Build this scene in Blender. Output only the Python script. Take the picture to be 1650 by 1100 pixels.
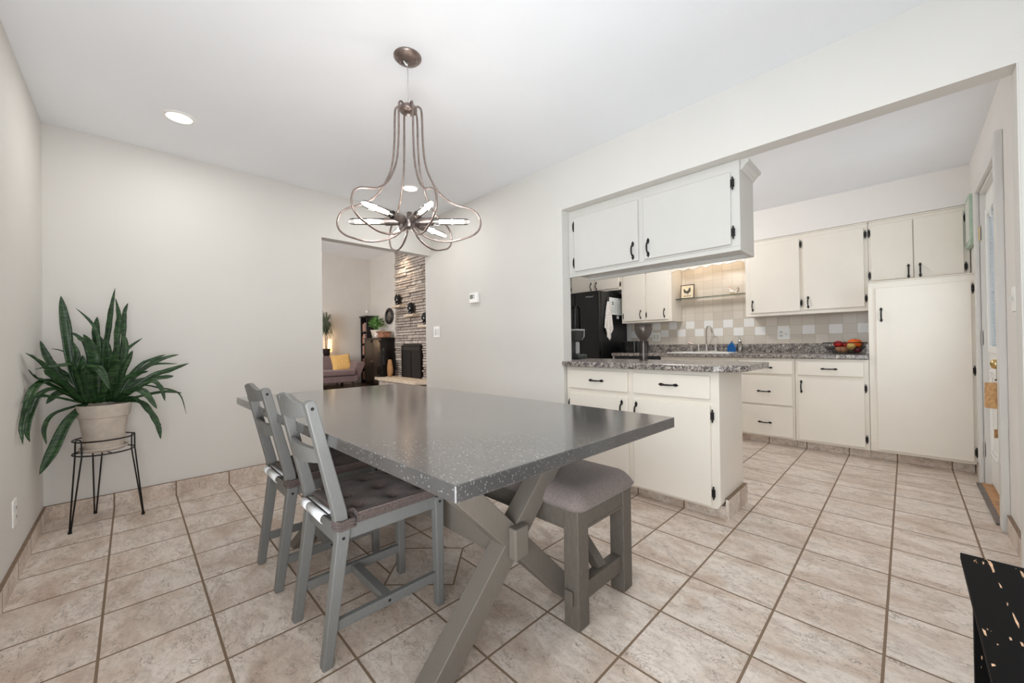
import bpy, bmesh, math, random
from mathutils import Vector, Matrix
random.seed(7)
for o in list(bpy.data.objects): bpy.data.objects.remove(o)
SC = bpy.context.scene
COL = SC.collection
PI = math.pi

# ------------------------------------------------------------------ camera
F, YAW, PITCH, ROLL = 623.9095, 0.7942, 0.0063, 0.0136
CX, CY, CZ = 3.68572, -2.36818, 1.04314
def cam_axes():
    f = Vector((-math.sin(YAW)*math.cos(PITCH), math.cos(YAW)*math.cos(PITCH), math.sin(PITCH)))
    r = Vector((math.cos(YAW), math.sin(YAW), 0)); d = f.cross(r)
    c, s = math.cos(ROLL), math.sin(ROLL)
    return c*r + s*d, -s*r + c*d, f
_r, _d, _f = cam_axes()
cd = bpy.data.cameras.new('camera'); cam = bpy.data.objects.new('camera', cd); COL.objects.link(cam)
cam.matrix_world = Matrix(((_r.x, -_d.x, -_f.x, CX), (_r.y, -_d.y, -_f.y, CY), (_r.z, -_d.z, -_f.z, CZ), (0, 0, 0, 1)))
cd.sensor_width = 36; cd.lens = F*36/1650; cd.clip_start = 0.02; cd.clip_end = 60
SC.camera = cam

# ------------------------------------------------------------------ view, world, main lights
SC.view_settings.view_transform = 'Standard'; SC.view_settings.look = 'None'
SC.view_settings.exposure = 0.0; SC.view_settings.gamma = 1; SC.view_settings.use_curve_mapping = False
SC.cycles.use_denoising = True; SC.cycles.max_bounces = 10; SC.cycles.diffuse_bounces = 6
SC.cycles.sample_clamp_indirect = 6; SC.cycles.caustics_reflective = False; SC.cycles.caustics_refractive = False
SC.cycles.transparent_max_bounces = 12
w = bpy.data.worlds.new('sky'); SC.world = w; w.use_nodes = True
_b = w.node_tree.nodes['Background']; _b.inputs[0].default_value = (0.88, 0.94, 1.0, 1); _b.inputs[1].default_value = 2.6

def area(name, loc, direction, sx, sy, power, col=(1, 1, 1), spread=PI):
    l = bpy.data.lights.new(name, 'AREA'); l.shape = 'RECTANGLE'; l.size = sx; l.size_y = sy
    l.energy = power; l.color = col; l.spread = spread
    o = bpy.data.objects.new(name, l); COL.objects.link(o); o.location = loc
    o.rotation_euler = Vector(direction).to_track_quat('-Z', 'Y').to_euler(); return o
def point(name, loc, power, col=(1, 1, 1), rad=0.03):
    l = bpy.data.lights.new(name, 'POINT'); l.energy = power; l.color = col; l.shadow_soft_size = rad
    o = bpy.data.objects.new(name, l); COL.objects.link(o); o.location = loc; return o
# daylight through the unseen patio door in the near wall, an unseen window at the far right, and the kitchen door pane
area('patio_daylight', (3.6, -2.73, 1.15), (-0.4, 1, 0.35), 1.6, 1.9, 35, (0.98, 0.99, 1.0))
# added upward fill for the ceiling and far walls, set in the door opening
area('ceiling_fill', (3.45, -2.74, 0.8), (-1, .38, .75), 1.5, 0.9, 27, (0.97, 0.985, 1.0), 2.5)
area('window_daylight', (8.45, -1.35, 1.45), (-1, 0.1, 0.6), 1.8, 1.5, 8, (0.98, 0.99, 1.0))
area('kitchen_daylight', (4.05, 1.5, 1.42), (-1, 0, 0), 0.5, 0.8, 5, (0.86, 0.94, 1.0))
point('kitchen_ceiling_glow', (1.9, 1.35, 2.22), 33, (1.0, 0.985, 0.965), 0.14)
area('living_fill', (-3.4, -2.85, 1.7), (-0.5, 1, 0.2), 3.2, 2.0, 300, (1.0, 0.98, 0.96))  # added fill for the living room, with no window behind it

# ------------------------------------------------------------------ mesh helpers
class MB:
    def __init__(s): s.b = bmesh.new()
    def _t(s, vs, m):
        if m is not None: bmesh.ops.transform(s.b, matrix=m, verts=vs)
    def box(s, x0, x1, y0, y1, z0, z1, m=None):
        r = bmesh.ops.create_cube(s.b, size=1)['verts']
        bmesh.ops.scale(s.b, vec=(x1-x0, y1-y0, z1-z0), verts=r)
        bmesh.ops.translate(s.b, vec=((x0+x1)/2, (y0+y1)/2, (z0+z1)/2), verts=r); s._t(r, m); return s
    def bar(s, p, q, w, h, side=None):
        """box along p->q; w measured along 'side', h along the third axis"""
        p, q = Vector(p), Vector(q); d = (q-p); L = d.length; d.normalize()
        sd = Vector(side) if side else (Vector((0, 0, 1)) if abs(d.z) < .9 else Vector((1, 0, 0)))
        sd = (sd - d*sd.dot(d)).normalized(); t = d.cross(sd)
        M = Matrix(((d.x, sd.x, t.x, 0), (d.y, sd.y, t.y, 0), (d.z, sd.z, t.z, 0), (0, 0, 0, 1)))
        M = Matrix.Translation((p+q)/2) @ M
        r = bmesh.ops.create_cube(s.b, size=1)['verts']; bmesh.ops.scale(s.b, vec=(L, w, h), verts=r); s._t(r, M); return s
    def cyl(s, p, q, r0, r1=None, seg=20, caps=True):
        p, q = Vector(p), Vector(q); r1 = r0 if r1 is None else r1
        M = Matrix.Translation((p+q)/2) @ (q-p).to_track_quat('Z', 'Y').to_matrix().to_4x4()
        v = bmesh.ops.create_cone(s.b, cap_ends=caps, segments=seg, radius1=r0, radius2=r1, depth=(q-p).length)['verts']
        s._t(v, M); return s
    def ball(s, c, r, sc=(1, 1, 1), seg=20):
        v = bmesh.ops.create_uvsphere(s.b, u_segments=seg, v_segments=max(8, seg//2), radius=r)['verts']
        s._t(v, Matrix.Translation(c) @ Matrix.Diagonal((*sc, 1))); return s
    def tube(s, pts, r, seg=10, closed=False):
        P = [Vector(p) for p in pts]; n = len(P); rings = []; up = None
        for i, p in enumerate(P):
            a = P[(i-1) % n] if (closed or i) else P[0]; c = P[(i+1) % n] if (closed or i < n-1) else P[-1]
            t = (c-a).normalized()
            if up is None: up = t.orthogonal().normalized()
            up = (up - t*up.dot(t)).normalized(); sd = t.cross(up)
            rr = r[i] if isinstance(r, (list, tuple)) else r
            rings.append([s.b.verts.new(p + up*math.cos(k*2*PI/seg)*rr + sd*math.sin(k*2*PI/seg)*rr) for k in range(seg)])
        for i in range(n if closed else n-1):
            A, B = rings[i], rings[(i+1) % n]
            off = 0
            if closed and i == n-1:
                off = min(range(seg), key=lambda o: (A[0].co-B[o].co).length)
            for k in range(seg): s.b.faces.new((A[k], A[(k+1) % seg], B[(k+1+off) % seg], B[(k+off) % seg]))
        if not closed:
            s.b.faces.new(rings[0][::-1]); s.b.faces.new(rings[-1])
        return s
    def lathe(s, prof, c=(0, 0, 0), seg=32, m=None):
        rings = []; new = []
        for r, z in prof:
            if r < 1e-5: v = s.b.verts.new((c[0], c[1], c[2]+z)); rings.append([v]); new.append(v)
            else:
                R = [s.b.verts.new((c[0]+r*math.cos(k*2*PI/seg), c[1]+r*math.sin(k*2*PI/seg), c[2]+z)) for k in range(seg)]
                rings.append(R); new += R
        for A, B in zip(rings, rings[1:]):
            for k in range(seg):
                k2 = (k+1) % seg
                if len(A) == 1 and len(B) == 1: continue
                if len(A) == 1: s.b.faces.new((A[0], B[k2], B[k]))
                elif len(B) == 1: s.b.faces.new((A[k], A[k2], B[0]))
                else: s.b.faces.new((A[k], A[k2], B[k2], B[k]))
        s._t(new, m); return s
    def prism(s, poly, axis, a0, a1, m=None):
        """poly = 2D points; axis 'x': (y,z), 'y': (x,z), 'z': (x,y)"""
        def P(u, v, a): return {'x': (a, u, v), 'y': (u, a, v), 'z': (u, v, a)}[axis]
        A = [s.b.verts.new(P(u, v, a0)) for u, v in poly]; B = [s.b.verts.new(P(u, v, a1)) for u, v in poly]
        n = len(poly); s.b.faces.new(A); s.b.faces.new(B[::-1])
        for i in range(n): s.b.faces.new((A[i], B[i], B[(i+1) % n], A[(i+1) % n]))
        s._t(A+B, m); return s
    def quad(s, *pts):
        s.b.faces.new([s.b.verts.new(p) for p in pts]); return s

def root_loc(o):
    v = Vector((0, 0, 0))
    while o: v += o.location; o = o.parent
    return v
def build(name, mb, mat, parent=None, bev=0, smooth=False, local=False, seg=2, sub=0):
    b = mb.b; bmesh.ops.recalc_face_normals(b, faces=b.faces)
    if parent is not None and not local:
        bmesh.ops.translate(b, vec=-root_loc(parent), verts=b.verts)
    me = bpy.data.meshes.new(name); b.to_mesh(me); b.free()
    for m_ in (mat if isinstance(mat, (list, tuple)) else [mat]): me.materials.append(m_)
    o = bpy.data.objects.new(name, me); COL.objects.link(o)
    if parent is not None: o.parent = parent
    if smooth:
        for p in me.polygons: p.use_smooth = True
    if bev:
        md = o.modifiers.new('bevel', 'BEVEL'); md.width = bev; md.segments = seg; md.limit_method = 'ANGLE'; md.angle_limit = 0.6
        md.harden_normals = False
    if sub:
        md = o.modifiers.new('sub', 'SUBSURF'); md.levels = sub; md.render_levels = sub
    return o
def tag(o, label, cat, group=None):
    o['label'] = label; o['category'] = cat
    if group: o['group'] = group
    return o
def thing(name, loc, label, cat, group=None):
    o = bpy.data.objects.new(name, None); COL.objects.link(o); o.location = loc; o.empty_display_size = .05
    return tag(o, label, cat, group)
def struct(name, mb, mat, bev=0, parent=None):
    o = build(name, mb, mat, parent, bev=bev)
    if parent is None: o['kind'] = 'structure'
    return o
def copy_tree(o, parent=None):
    c = o.copy(); COL.objects.link(c)
    if parent is not None: c.parent = parent
    for ch in list(o.children): copy_tree(ch, c)
    return c

# ------------------------------------------------------------------ materials
def lin(c):
    return tuple(((x/255)/12.92 if x/255 <= .04045 else ((x/255+.055)/1.055)**2.4) for x in c)
class NT:
    def __init__(s, name):
        s.m = bpy.data.materials.new(name); s.m.use_nodes = True; s.t = s.m.node_tree; s.n = s.t.nodes
        s.bs = s.n['Principled BSDF']
    def node(s, typ, **kw):
        x = s.n.new(typ)
        for k, v in kw.items(): setattr(x, k, v)
        return x
    def put(s, sock, v):
        if hasattr(v, 'is_output') or isinstance(v, bpy.types.NodeSocket): s.t.links.new(v, sock)
        else: sock.default_value = v
    def math(s, op, a, b=0, c=0):
        x = s.node('ShaderNodeMath', operation=op); s.put(x.inputs[0], a); s.put(x.inputs[1], b); s.put(x.inputs[2], c); return x.outputs[0]
    def vmath(s, op, a, b=(0, 0, 0)):
        x = s.node('ShaderNodeVectorMath', operation=op); s.put(x.inputs[0], a); s.put(x.inputs[1], b); return x.outputs[0]
    def pos(s): return s.node('ShaderNodeNewGeometry').outputs['Position']
    def obj(s): return s.node('ShaderNodeTexCoord').outputs['Object']
    def xyz(s, v):
        x = s.node('ShaderNodeSeparateXYZ'); s.put(x.inputs[0], v); return x.outputs
    def comb(s, a, b, c):
        x = s.node('ShaderNodeCombineXYZ'); s.put(x.inputs[0], a); s.put(x.inputs[1], b); s.put(x.inputs[2], c); return x.outputs[0]
    def noise(s, v, scale, detail=4, rough=.55, dist=0):
        x = s.node('ShaderNodeTexNoise'); s.put(x.inputs['Vector'], v); x.inputs['Scale'].default_value = scale
        x.inputs['Detail'].default_value = detail; x.inputs['Roughness'].default_value = rough; x.inputs['Distortion'].default_value = dist
        return x.outputs['Fac']
    def ramp(s, fac, stops, interp='LINEAR'):
        x = s.node('ShaderNodeValToRGB'); x.color_ramp.interpolation = interp; e = x.color_ramp.elements
        while len(e) < len(stops): e.new(.5)
        for k, (p, c) in enumerate(stops):
            e[k].position = p; e[k].color = (*lin(c), 1) if not isinstance(c, (int, float)) else (c, c, c, 1)
        s.put(x.inputs[0], fac); return x.outputs[0]
    def mix(s, fac, a, b, bt='MIX'):
        x = s.node('ShaderNodeMix', data_type='RGBA', blend_type=bt); s.put(x.inputs[0], fac)
        s.put(x.inputs[6], a if not isinstance(a, tuple) else (*lin(a), 1)); s.put(x.inputs[7], b if not isinstance(b, tuple) else (*lin(b), 1))
        return x.outputs[2]
    def bump(s, h, strength=.3, dist=.01):
        x = s.node('ShaderNodeBump'); x.inputs['Strength'].default_value = strength; x.inputs['Distance'].default_value = dist
        s.put(x.inputs['Height'], h); s.t.links.new(x.outputs[0], s.bs.inputs['Normal'])
    def base(s, c): s.put(s.bs.inputs['Base Color'], (*lin(c), 1) if isinstance(c, tuple) else c)
    def set(s, rough=.5, metal=0, spec=.5, coat=0, sheen=0, trans=0, ior=None):
        i = s.bs.inputs; s.put(i['Roughness'], rough); i['Metallic'].default_value = metal; i['Specular IOR Level'].default_value = spec
        i['Coat Weight'].default_value = coat; i['Sheen Weight'].default_value = sheen; i['Transmission Weight'].default_value = trans
        if ior: i['IOR'].default_value = ior
def plain(name, c, rough=.5, metal=0, spec=.5, var=0.0, scale=20, bump=0, coat=0, sheen=0):
    t = NT(name)
    n = t.noise(t.obj(), scale, 4)
    if var:
        hi = tuple(min(255, x*(1+var)) for x in c); lo = tuple(x*(1-var) for x in c)
        t.base(t.ramp(n, [(.3, lo), (.7, hi)]))
    else: t.base(c)
    if bump: t.bump(n, bump, .004)
    t.set(rough, metal, spec, coat, sheen); return t.m
def emit(name, c, strength):
    t = NT(name); t.base((255, 255, 255)); t.bs.inputs['Emission Color'].default_value = (*lin(c), 1)
    t.bs.inputs['Emission Strength'].default_value = strength; return t.m
def glass(name, c=(255, 255, 255), rough=0.0, alpha=.15):
    t = NT(name); t.n.remove(t.bs)
    g = t.node('ShaderNodeBsdfGlossy'); g.inputs['Roughness'].default_value = max(rough, .02)
    tr = t.node('ShaderNodeBsdfTransparent'); tr.inputs[0].default_value = (*lin(c), 1)
    fr = t.node('ShaderNodeFresnel'); fr.inputs[0].default_value = 1.45
    mx = t.node('ShaderNodeMixShader'); t.t.links.new(t.math('MINIMUM', t.math('ADD', fr.outputs[0], alpha*.2), 1), mx.inputs[0])
    t.t.links.new(tr.outputs[0], mx.inputs[1]); t.t.links.new(g.outputs[0], mx.inputs[2])
    t.t.links.new(mx.outputs[0], t.n['Material Output'].inputs[0]); return t.m

M = {}
M['wall'] = plain('wall_paint', (216, 213, 208), .7, var=.006, scale=3, bump=.05)
M['ceil'] = plain('ceiling_paint', (240, 242, 246), .8, var=.004, scale=3, bump=.05)
M['kwall'] = plain('kitchen_wall_paint', (230, 226, 222), .7, var=.006, scale=3)
M['lwall'] = plain('living_wall_paint', (208, 203, 196), .8, var=.01, scale=3)
M['cab'] = plain('cabinet_enamel', (231, 224, 213), .32, var=.008, scale=4, bump=.03, spec=.45)
M['white'] = plain('white_plastic', (242, 241, 238), .35)
M['trimw'] = plain('white_trim_paint', (217, 215, 211), .35, var=.006, scale=5)
M['hang'] = plain('white_hanging_cabinet_enamel', (208, 206, 201), .32, var=.006, scale=5)
M['iron'] = plain('black_iron', (26, 23, 22), .45, .3, var=.2, scale=60)
M['dark'] = plain('dark_gap', (18, 16, 15), .8)
M['greywood'] = None

GX, GY, TT = 3.3113, -0.6021, 0.3088
def tile_mat(name, mode):
    """mode 'floor' uses x,y with the diamond inset; 'x'/'y' = skirting running along that axis"""
    t = NT(name); p = t.pos(); x, y, z = t.xyz(p)
    u = t.math('DIVIDE', t.math('SUBTRACT', x, GX), TT); v = t.math('DIVIDE', t.math('SUBTRACT', y, GY), TT)
    def line(q, w):
        f = t.math('ABSOLUTE', t.math('SUBTRACT', t.math('FRACT', t.math('ADD', q, .5)), .5))
        return t.math('LESS_THAN', f, w)
    iu, iv = t.math('FLOOR', u), t.math('FLOOR', v)
    gw = .0042/TT
    if mode == 'floor':
        d = t.math('ADD', t.math('ABSOLUTE', t.math('SUBTRACT', x, 2.076)), t.math('ABSOLUTE', t.math('SUBTRACT', y, -1.374)))
        inside = t.math('LESS_THAN', d, .2135)
        ring = t.math('LESS_THAN', t.math('ABSOLUTE', t.math('SUBTRACT', d, .2135)), .0055)
        g0 = t.math('MAXIMUM', line(u, gw), line(v, gw))
        g = t.math('MAXIMUM', t.math('MULTIPLY', g0, t.math('SUBTRACT', 1, inside)), ring)
        cell = t.comb(t.math('ADD', iu, t.math('MULTIPLY', inside, 37)), iv, 0)
        cell = t.comb(t.math('MULTIPLY', iu, t.math('SUBTRACT', 1, inside)), t.math('MULTIPLY', iv, t.math('SUBTRACT', 1, inside)), inside)
    elif mode == 'x': g = line(u, gw); cell = t.comb(iu, 5, 2)
    else: g = line(v, gw); cell = t.comb(5, iv, 9)
    wn = t.node('ShaderNodeTexWhiteNoise', noise_dimensions='3D'); t.put(wn.inputs[0], cell)
    off = t.vmath('SCALE', wn.outputs['Color']); off.node.inputs['Scale'].default_value = 9.0
    q = t.vmath('ADD', p, off)
    # travertine-like streaks, directional, plus thin dark cracks
    rot = t.node('ShaderNodeMapping'); rot.inputs['Rotation'].default_value = (0, 0, .5); rot.inputs['Scale'].default_value = (1.2, 2.3, 1.6)
    t.put(rot.inputs[0], q); q2 = rot.outputs[0]
    n1 = t.noise(q2, 3.2, 6, .62, .6)
    n2 = t.noise(q2, 13, 7, .72, .8)
    base = t.ramp(n1, [(.28, (186, 162, 145)), (.45, (211, 195, 181)), (.6, (228, 217, 207)), (.75, (200, 177, 160))])
    base = t.mix(t.math('MULTIPLY', t.ramp(n2, [(.38, 1.0), (.52, 0.0)]), .35), base, (158, 142, 130))
    cr = t.noise(t.vmath('ADD', q2, (3, 7, 1)), 9, 6, .66, 1.2)
    crack = t.ramp(t.math('ABSOLUTE', t.math('SUBTRACT', cr, .5)), [(0.0, 1.0), (.014, 0.0)])
    patch = t.ramp(t.noise(q2, 6, 3, .5), [(.44, 0.0), (.56, 1.0)])
    base = t.mix(t.math('MULTIPLY', t.math('MULTIPLY', crack, patch), .95), base, (86, 70, 58))
    fine_ = t.noise(q, 70, 4, .75, .5)
    base = t.mix(t.math('MULTIPLY', t.ramp(fine_, [(.36, 1.0), (.47, 0.0)]), .30), base, (132, 112, 98))
    base = t.mix(t.math('MULTIPLY', wn.outputs['Value'], .16), base, (184, 170, 158))
    col = t.mix(g, base, (128, 107, 88)); t.base(col)
    t.bump(t.math('ADD', t.math('MULTIPLY', t.math('SUBTRACT', 1, g), 1.0), t.math('MULTIPLY', n2, .25)), .35, .002)
    t.set(t.math('ADD', t.math('MULTIPLY', g, .4), .38), 0, .4); return t.m
M['floor'] = tile_mat('ceramic_floor_tile', 'floor')
M['skx'] = tile_mat('tile_skirting_x', 'x'); M['sky'] = tile_mat('tile_skirting_y', 'y')
M['skedge'] = plain('tile_raw_edge', (126, 106, 88), .8, var=.1, scale=30)

def granite(name):
    t = NT(name); p = t.pos()
    n = t.noise(p, 42, 6, .75, .6); n2 = t.noise(p, 120, 4, .8); n3 = t.noise(p, 14, 3, .6)
    c = t.ramp(n, [(.36, (60, 54, 55)), (.44, (110, 103, 101)), (.5, (154, 146, 140)), (.56, (190, 180, 170)), (.66, (222, 214, 202))])
    c = t.mix(t.ramp(n2, [(.42, 1.0), (.5, 0.0)]), c, (66, 58, 56))
    c = t.mix(t.math('MULTIPLY', t.ramp(n3, [(.5, 0.0), (.7, 1.0)]), .4), c, (112, 106, 112))
    t.base(c); t.set(.22, 0, .5); return t.m
M['granite'] = granite('speckled_laminate')

def tabletop():
    t = NT('zinc_table_top'); p = t.pos()
    n = t.noise(p, 5, 3, .5, .3); mp = t.node('ShaderNodeMapping'); mp.inputs['Scale'].default_value = (.6, 1.5, 1); mp.inputs['Rotation'].default_value = (.3, .2, .7); t.put(mp.inputs[0], p)
    vo = t.node('ShaderNodeTexVoronoi'); vo.inputs['Scale'].default_value = 135; t.put(vo.inputs['Vector'], mp.outputs[0])
    rnd = t.xyz(vo.outputs['Color'])[0]
    fl = t.math('MULTIPLY', t.math('LESS_THAN', vo.outputs['Distance'], t.math('MULTIPLY', rnd, .36)), t.math('GREATER_THAN', rnd, .5))
    fine = t.noise(p, 240, 3, .7)
    c = t.ramp(n, [(.3, (74, 73, 72)), (.5, (84, 82, 81)), (.7, (94, 92, 90))])
    c = t.mix(t.ramp(fine, [(.35, .5), (.5, 0.0)]), c, (62, 60, 60))
    c = t.mix(t.math('MULTIPLY', fl, .42), c, (196, 194, 190))
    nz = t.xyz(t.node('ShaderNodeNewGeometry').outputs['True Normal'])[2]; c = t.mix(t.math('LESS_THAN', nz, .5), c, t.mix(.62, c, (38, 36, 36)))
    t.base(c); t.set(t.math('ADD', t.math('MULTIPLY', n, .08), .13), 0, .5, coat=.8); t.bs.inputs['Coat Roughness'].default_value = .12; t.bump(fine, .05, .001); return t.m
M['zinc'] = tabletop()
def paintedwood(name, c, var=.1, rough=.45):
    t = NT(name); o = t.obj(); mp = t.node('ShaderNodeMapping'); mp.inputs['Scale'].default_value = (30, 30, 5); t.put(mp.inputs[0], o)
    n = t.noise(mp.outputs[0], 7, 5, .7, .4)
    t.base(t.ramp(n, [(.3, tuple(x*(1-var) for x in c)), (.7, tuple(min(255, x*(1+var)) for x in c))])); t.set(rough, 0, .4)
    t.bump(n, .15, .002); return t.m
M['grey'] = paintedwood('grey_painted_chair_wood', (114, 114, 112), .04, .4)
M['taupe'] = paintedwood('grey_brown_table_wood', (112, 105, 97), .04, .42)
M['taupe2'] = paintedwood('weathered_bench_wood', (96, 89, 81), .12, .55)
def fabric(name, c, scale=320, stripe=0):
    t = NT(name); o = t.pos(); n = t.noise(o, scale, 2, .5)
    k = t.ramp(n, [(.35, tuple(x*.82 for x in c)), (.65, tuple(min(255, x*1.14) for x in c))])
    if stripe:
        x, y, z = t.xyz(o); s_ = t.math('SINE', t.math('MULTIPLY', t.math('ADD', z, t.math('MULTIPLY', x, 0)), stripe))
        k = t.mix(t.math('MULTIPLY', t.math('ADD', s_, 1), .12), k, tuple(x*.55 for x in c))
    t.base(k); t.bump(n, .18, .001); t.set(.92, 0, .15, sheen=.1); return t.m
M['seatfab'] = fabric('taupe_bench_fabric', (126, 115, 111), 420)
M['cush'] = fabric('brown_cushion_cotton', (104, 92, 88), 260, 0)
M['cushedge'] = fabric('ribbed_cushion_edge', (98, 86, 82), 260, 900)
M['tag'] = plain('white_care_tag', (236, 238, 240), .6)
M['bronze'] = plain('brushed_bronze', (138, 124, 118), .32, .85, var=.12, scale=40)
M['bronzed'] = plain('dark_bronze', (128, 118, 114), .34, .85, var=.12, scale=40)
M['steel'] = plain('brushed_nickel', (186, 182, 176), .28, .95)
M['chrome'] = plain('chrome', (215, 215, 215), .12, 1)
M['brass'] = plain('polished_brass', (212, 184, 130), .18, 1)
M['terra'] = plain('whitewashed_terracotta', (196, 184, 172), .85, var=.07, scale=14, bump=.2)
M['soil'] = plain('potting_soil', (54, 42, 34), .95, var=.3, scale=60, bump=.5)
M['black'] = plain('gloss_black', (9, 9, 10), .14, 0, .5)
M['blackm'] = plain('black_lacquered_wood', (30, 26, 25), .35, var=.15, scale=20)
M['blackp'] = plain('black_plastic', (34, 34, 36), .4)
M['silverp'] = plain('silver_plastic', (188, 190, 192), .3, .6)
M['bulb'] = glass('clear_bulb_glass')
M['fil'] = emit('glowing_filament', (255, 232, 206), 7.0)
M['lens'] = emit('lit_lens', (255, 250, 240), 5.0)
M['pane'] = glass('window_glass', (244, 250, 252))
M['shelfglass'] = glass('green_edge_shelf_glass', (214, 230, 222), alpha=.5)

def leafmat():
    t = NT('snake_plant_leaf'); o = t.obj(); x, y, z = t.xyz(o)
    n = t.noise(o, 22, 3, .6, .3)
    band = t.noise(t.comb(t.math('MULTIPLY', x, .6), t.math('MULTIPLY', y, .6), t.math('MULTIPLY', z, 3.2)), 26, 3, .6, .5)
    c = t.ramp(band, [(.36, (18, 40, 20)), (.5, (32, 60, 30)), (.62, (58, 88, 48))])
    c = t.mix(t.math('MULTIPLY', n, .35), c, (34, 62, 34)); t.base(c); t.set(.36, 0, .4); return t.m
M['leaf'] = leafmat()

# =================================================================== SETTING
H = 2.44
XK = 4.063; YB = 2.8; XE = 3.99
f = MB(); f.box(-0.106, 8.6, -2.9, 2.95, -.08, 0); struct('floor', f, M['floor'])
t = NT('dark_living_floor'); n_ = t.noise(t.pos(), 6, 4)
t.base(t.ramp(n_, [(.3, (66, 50, 42)), (.7, (92, 72, 60))])); t.set(.35); M['lfloor'] = t.m
f = MB(); f.box(-7.4, -0.106, -3.2, 2.75, -.08, 0); o = struct('floor_living', f, M['lfloor'])
c = MB(); c.box(-0.0, 8.6, -2.9, 2.95, H, H+.08); struct('ceiling', c, M['ceil'])
c = MB(); c.box(-7.4, -0.106, -3.2, 2.75, 3.54, 3.62); struct('ceiling_living', c, M['ceil'])
# wall with the doorway (x = 0), opening y -1.139..0, up to 2.03
wl = MB(); wl.box(-.106, 0, -3.2, -1.139, 0, 3.54); wl.box(-.106, 0, -1.139, 0, 2.03, 3.54); wl.box(-.106, 0, 0, 2.95, 0, 3.54)
struct('wall_back', wl, M['wall'])
wl = MB(); wl.box(0, 2.7, -2.875, -2.755, 0, H); wl.box(2.7, 4.4, -2.875, -2.755, 2.15, H); wl.box(4.4, 8.6, -2.875, -2.755, 0, H); wl.box(2.7, 4.4, -2.875, -2.755, 0, .12)
struct('wall_left', wl, M['wall'])
# partition toward the kitchen (y = 0 .. 0.1) with the wide opening and its header
wl = MB(); wl.box(0, 1.84, 0, .1, 0, H); wl.box(1.84, XE, 0, .1, 2.07, H); wl.box(XE, 8.6, 0, .1, 0, H)
struct('wall_right', wl, M['wall'])
wl = MB(); wl.box(8.5, 8.6, -2.9, 0, 0, .6); wl.box(8.5, 8.6, -2.9, 0, 2.25, H); wl.box(8.5, 8.6, -2.9, -2.35, .6, 2.25); wl.box(8.5, 8.6, -.35, 0, .6, 2.25)
struct('wall_front', wl, M['wall'])
# kitchen walls
wl = MB(); wl.box(0, 4.2, YB, YB+.12, 0, H); struct('wall_kitchen_back', wl, M['kwall'])
wl = MB(); D0, D1, DH = 1.045, 1.93, 2.07
wl.box(XK, XK+.12, .1, D0, 0, H); wl.box(XK, XK+.12, D1, YB, 0, H); wl.box(XK, XK+.12, D0, D1, DH, H)
struct('wall_kitchen_right', wl, M['kwall'])
sf = MB(); sf.box(0, XK, 2.46, YB, 2.125, H); struct('trim_1', sf, M['kwall'])
# living room
wl = MB(); wl.box(-7.37, -7.25, -3.2, 2.72, 0, 3.54); struct('wall_living_far', wl, M['lwall'])
wl = MB(); wl.box(-7.25, -.106, 2.6, 2.72, 0, 3.54); struct('wall_living_side', wl, M['lwall'])
wl = MB(); wl.box(-7.25, -.106, -3.2, -3.08, 0, 3.54); struct('wall_living_near', wl, M['lwall'])

# tile skirting
def skirt(n, x0, x1, y0, y1, mat, h=.094):
    b = MB(); b.box(x0, x1, y0, y1, 0, h-.002); o = struct(n, b, mat)
    b = MB(); b.box(x0, x1, y0, y1, h-.002, h); struct('skirting_edge', b, M['skedge'], parent=o)
    return o
skirt('baseboard_back', 0, .014, -2.741, -1.139, M['sky'])
skirt('baseboard_left', 0, 2.7, -2.755, -2.741, M['skx'])
skirt('baseboard_right', 0, 1.83, -.014, 0, M['skx'])
skirt('baseboard_kitchen', XK-.016, XK, .1, D0-.105, M['sky'], .1)
skirt('baseboard_kitchen_corner', XK-.014, XK, D1+.105, 2.27, M['sky'], .1)
b = MB(); b.box(XE-.001, XE+.004, -.003, .103, .1, 2.07); struct('trim_2', b, M['wall'], bev=.002)
# oak threshold with dark metal edge
oak = plain('oak_threshold', (176, 132, 90), .5, var=.12, scale=25)
b = MB(); b.box(XK-.015, XK+.075, D0, D1, 0, .016); tr = struct('trim_3', b, oak, bev=.003)
b = MB(); b.box(XK-.04, XK-.015, D0+.01, D1, 0, .012); struct('metal_edge', b, M['bronzed'], parent=tr)

# kitchen outer door (hinged left) -------------------------------------------------
door = bpy.data.objects.new('door_1', None); COL.objects.link(door); door.location = (XK+.03, 1.5, 0); door['kind'] = 'structure'
dx0, dx1 = XK+.028, XK+.07
G = (1.205, 1.77, .975, 1.88)      # pane y0,y1,z0,z1
b = MB()
b.box(dx0, dx1, D0+.012, G[0], .03, DH-.02); b.box(dx0, dx1, G[1], D1-.012, .03, DH-.02)
b.box(dx0, dx1, G[0], G[1], .03, G[2]); b.box(dx0, dx1, G[0], G[1], G[3], DH-.02)
build('door_slab', b, M['white'], door)
b = MB()
for (y0, y1, z0, z1) in [(G[0]-.035, G[0]+.01, G[2]-.035, G[3]+.035), (G[1]-.01, G[1]+.035, G[2]-.035, G[3]+.035), (G[0], G[1], G[2]-.035, G[2]+.01), (G[0], G[1], G[3]-.01, G[3]+.035)]:
    b.box(dx0-.016, dx0, y0, y1, z0, z1)
build('pane_frame', b, M['white'], door, bev=.005)
b = MB()
for (y0, y1) in ((1.15, 1.44), (1.535, 1.825)):
    for k, e in ((0, .0), (1, .035)):
        a0, a1, z0, z1 = y0+e, y1-e, .24+e, .82-e; t_ = .012
        x0 = dx0-.010+k*.003
        b.box(x0, dx0, a0, a0+t_, z0, z1); b.box(x0, dx0, a1-t_, a1, z0, z1); b.box(x0, dx0, a0, a1, z0, z0+t_); b.box(x0, dx0, a0, a1, z1-t_, z1)
build('panel_moulding', b, M['white'], door, bev=.003)
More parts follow.
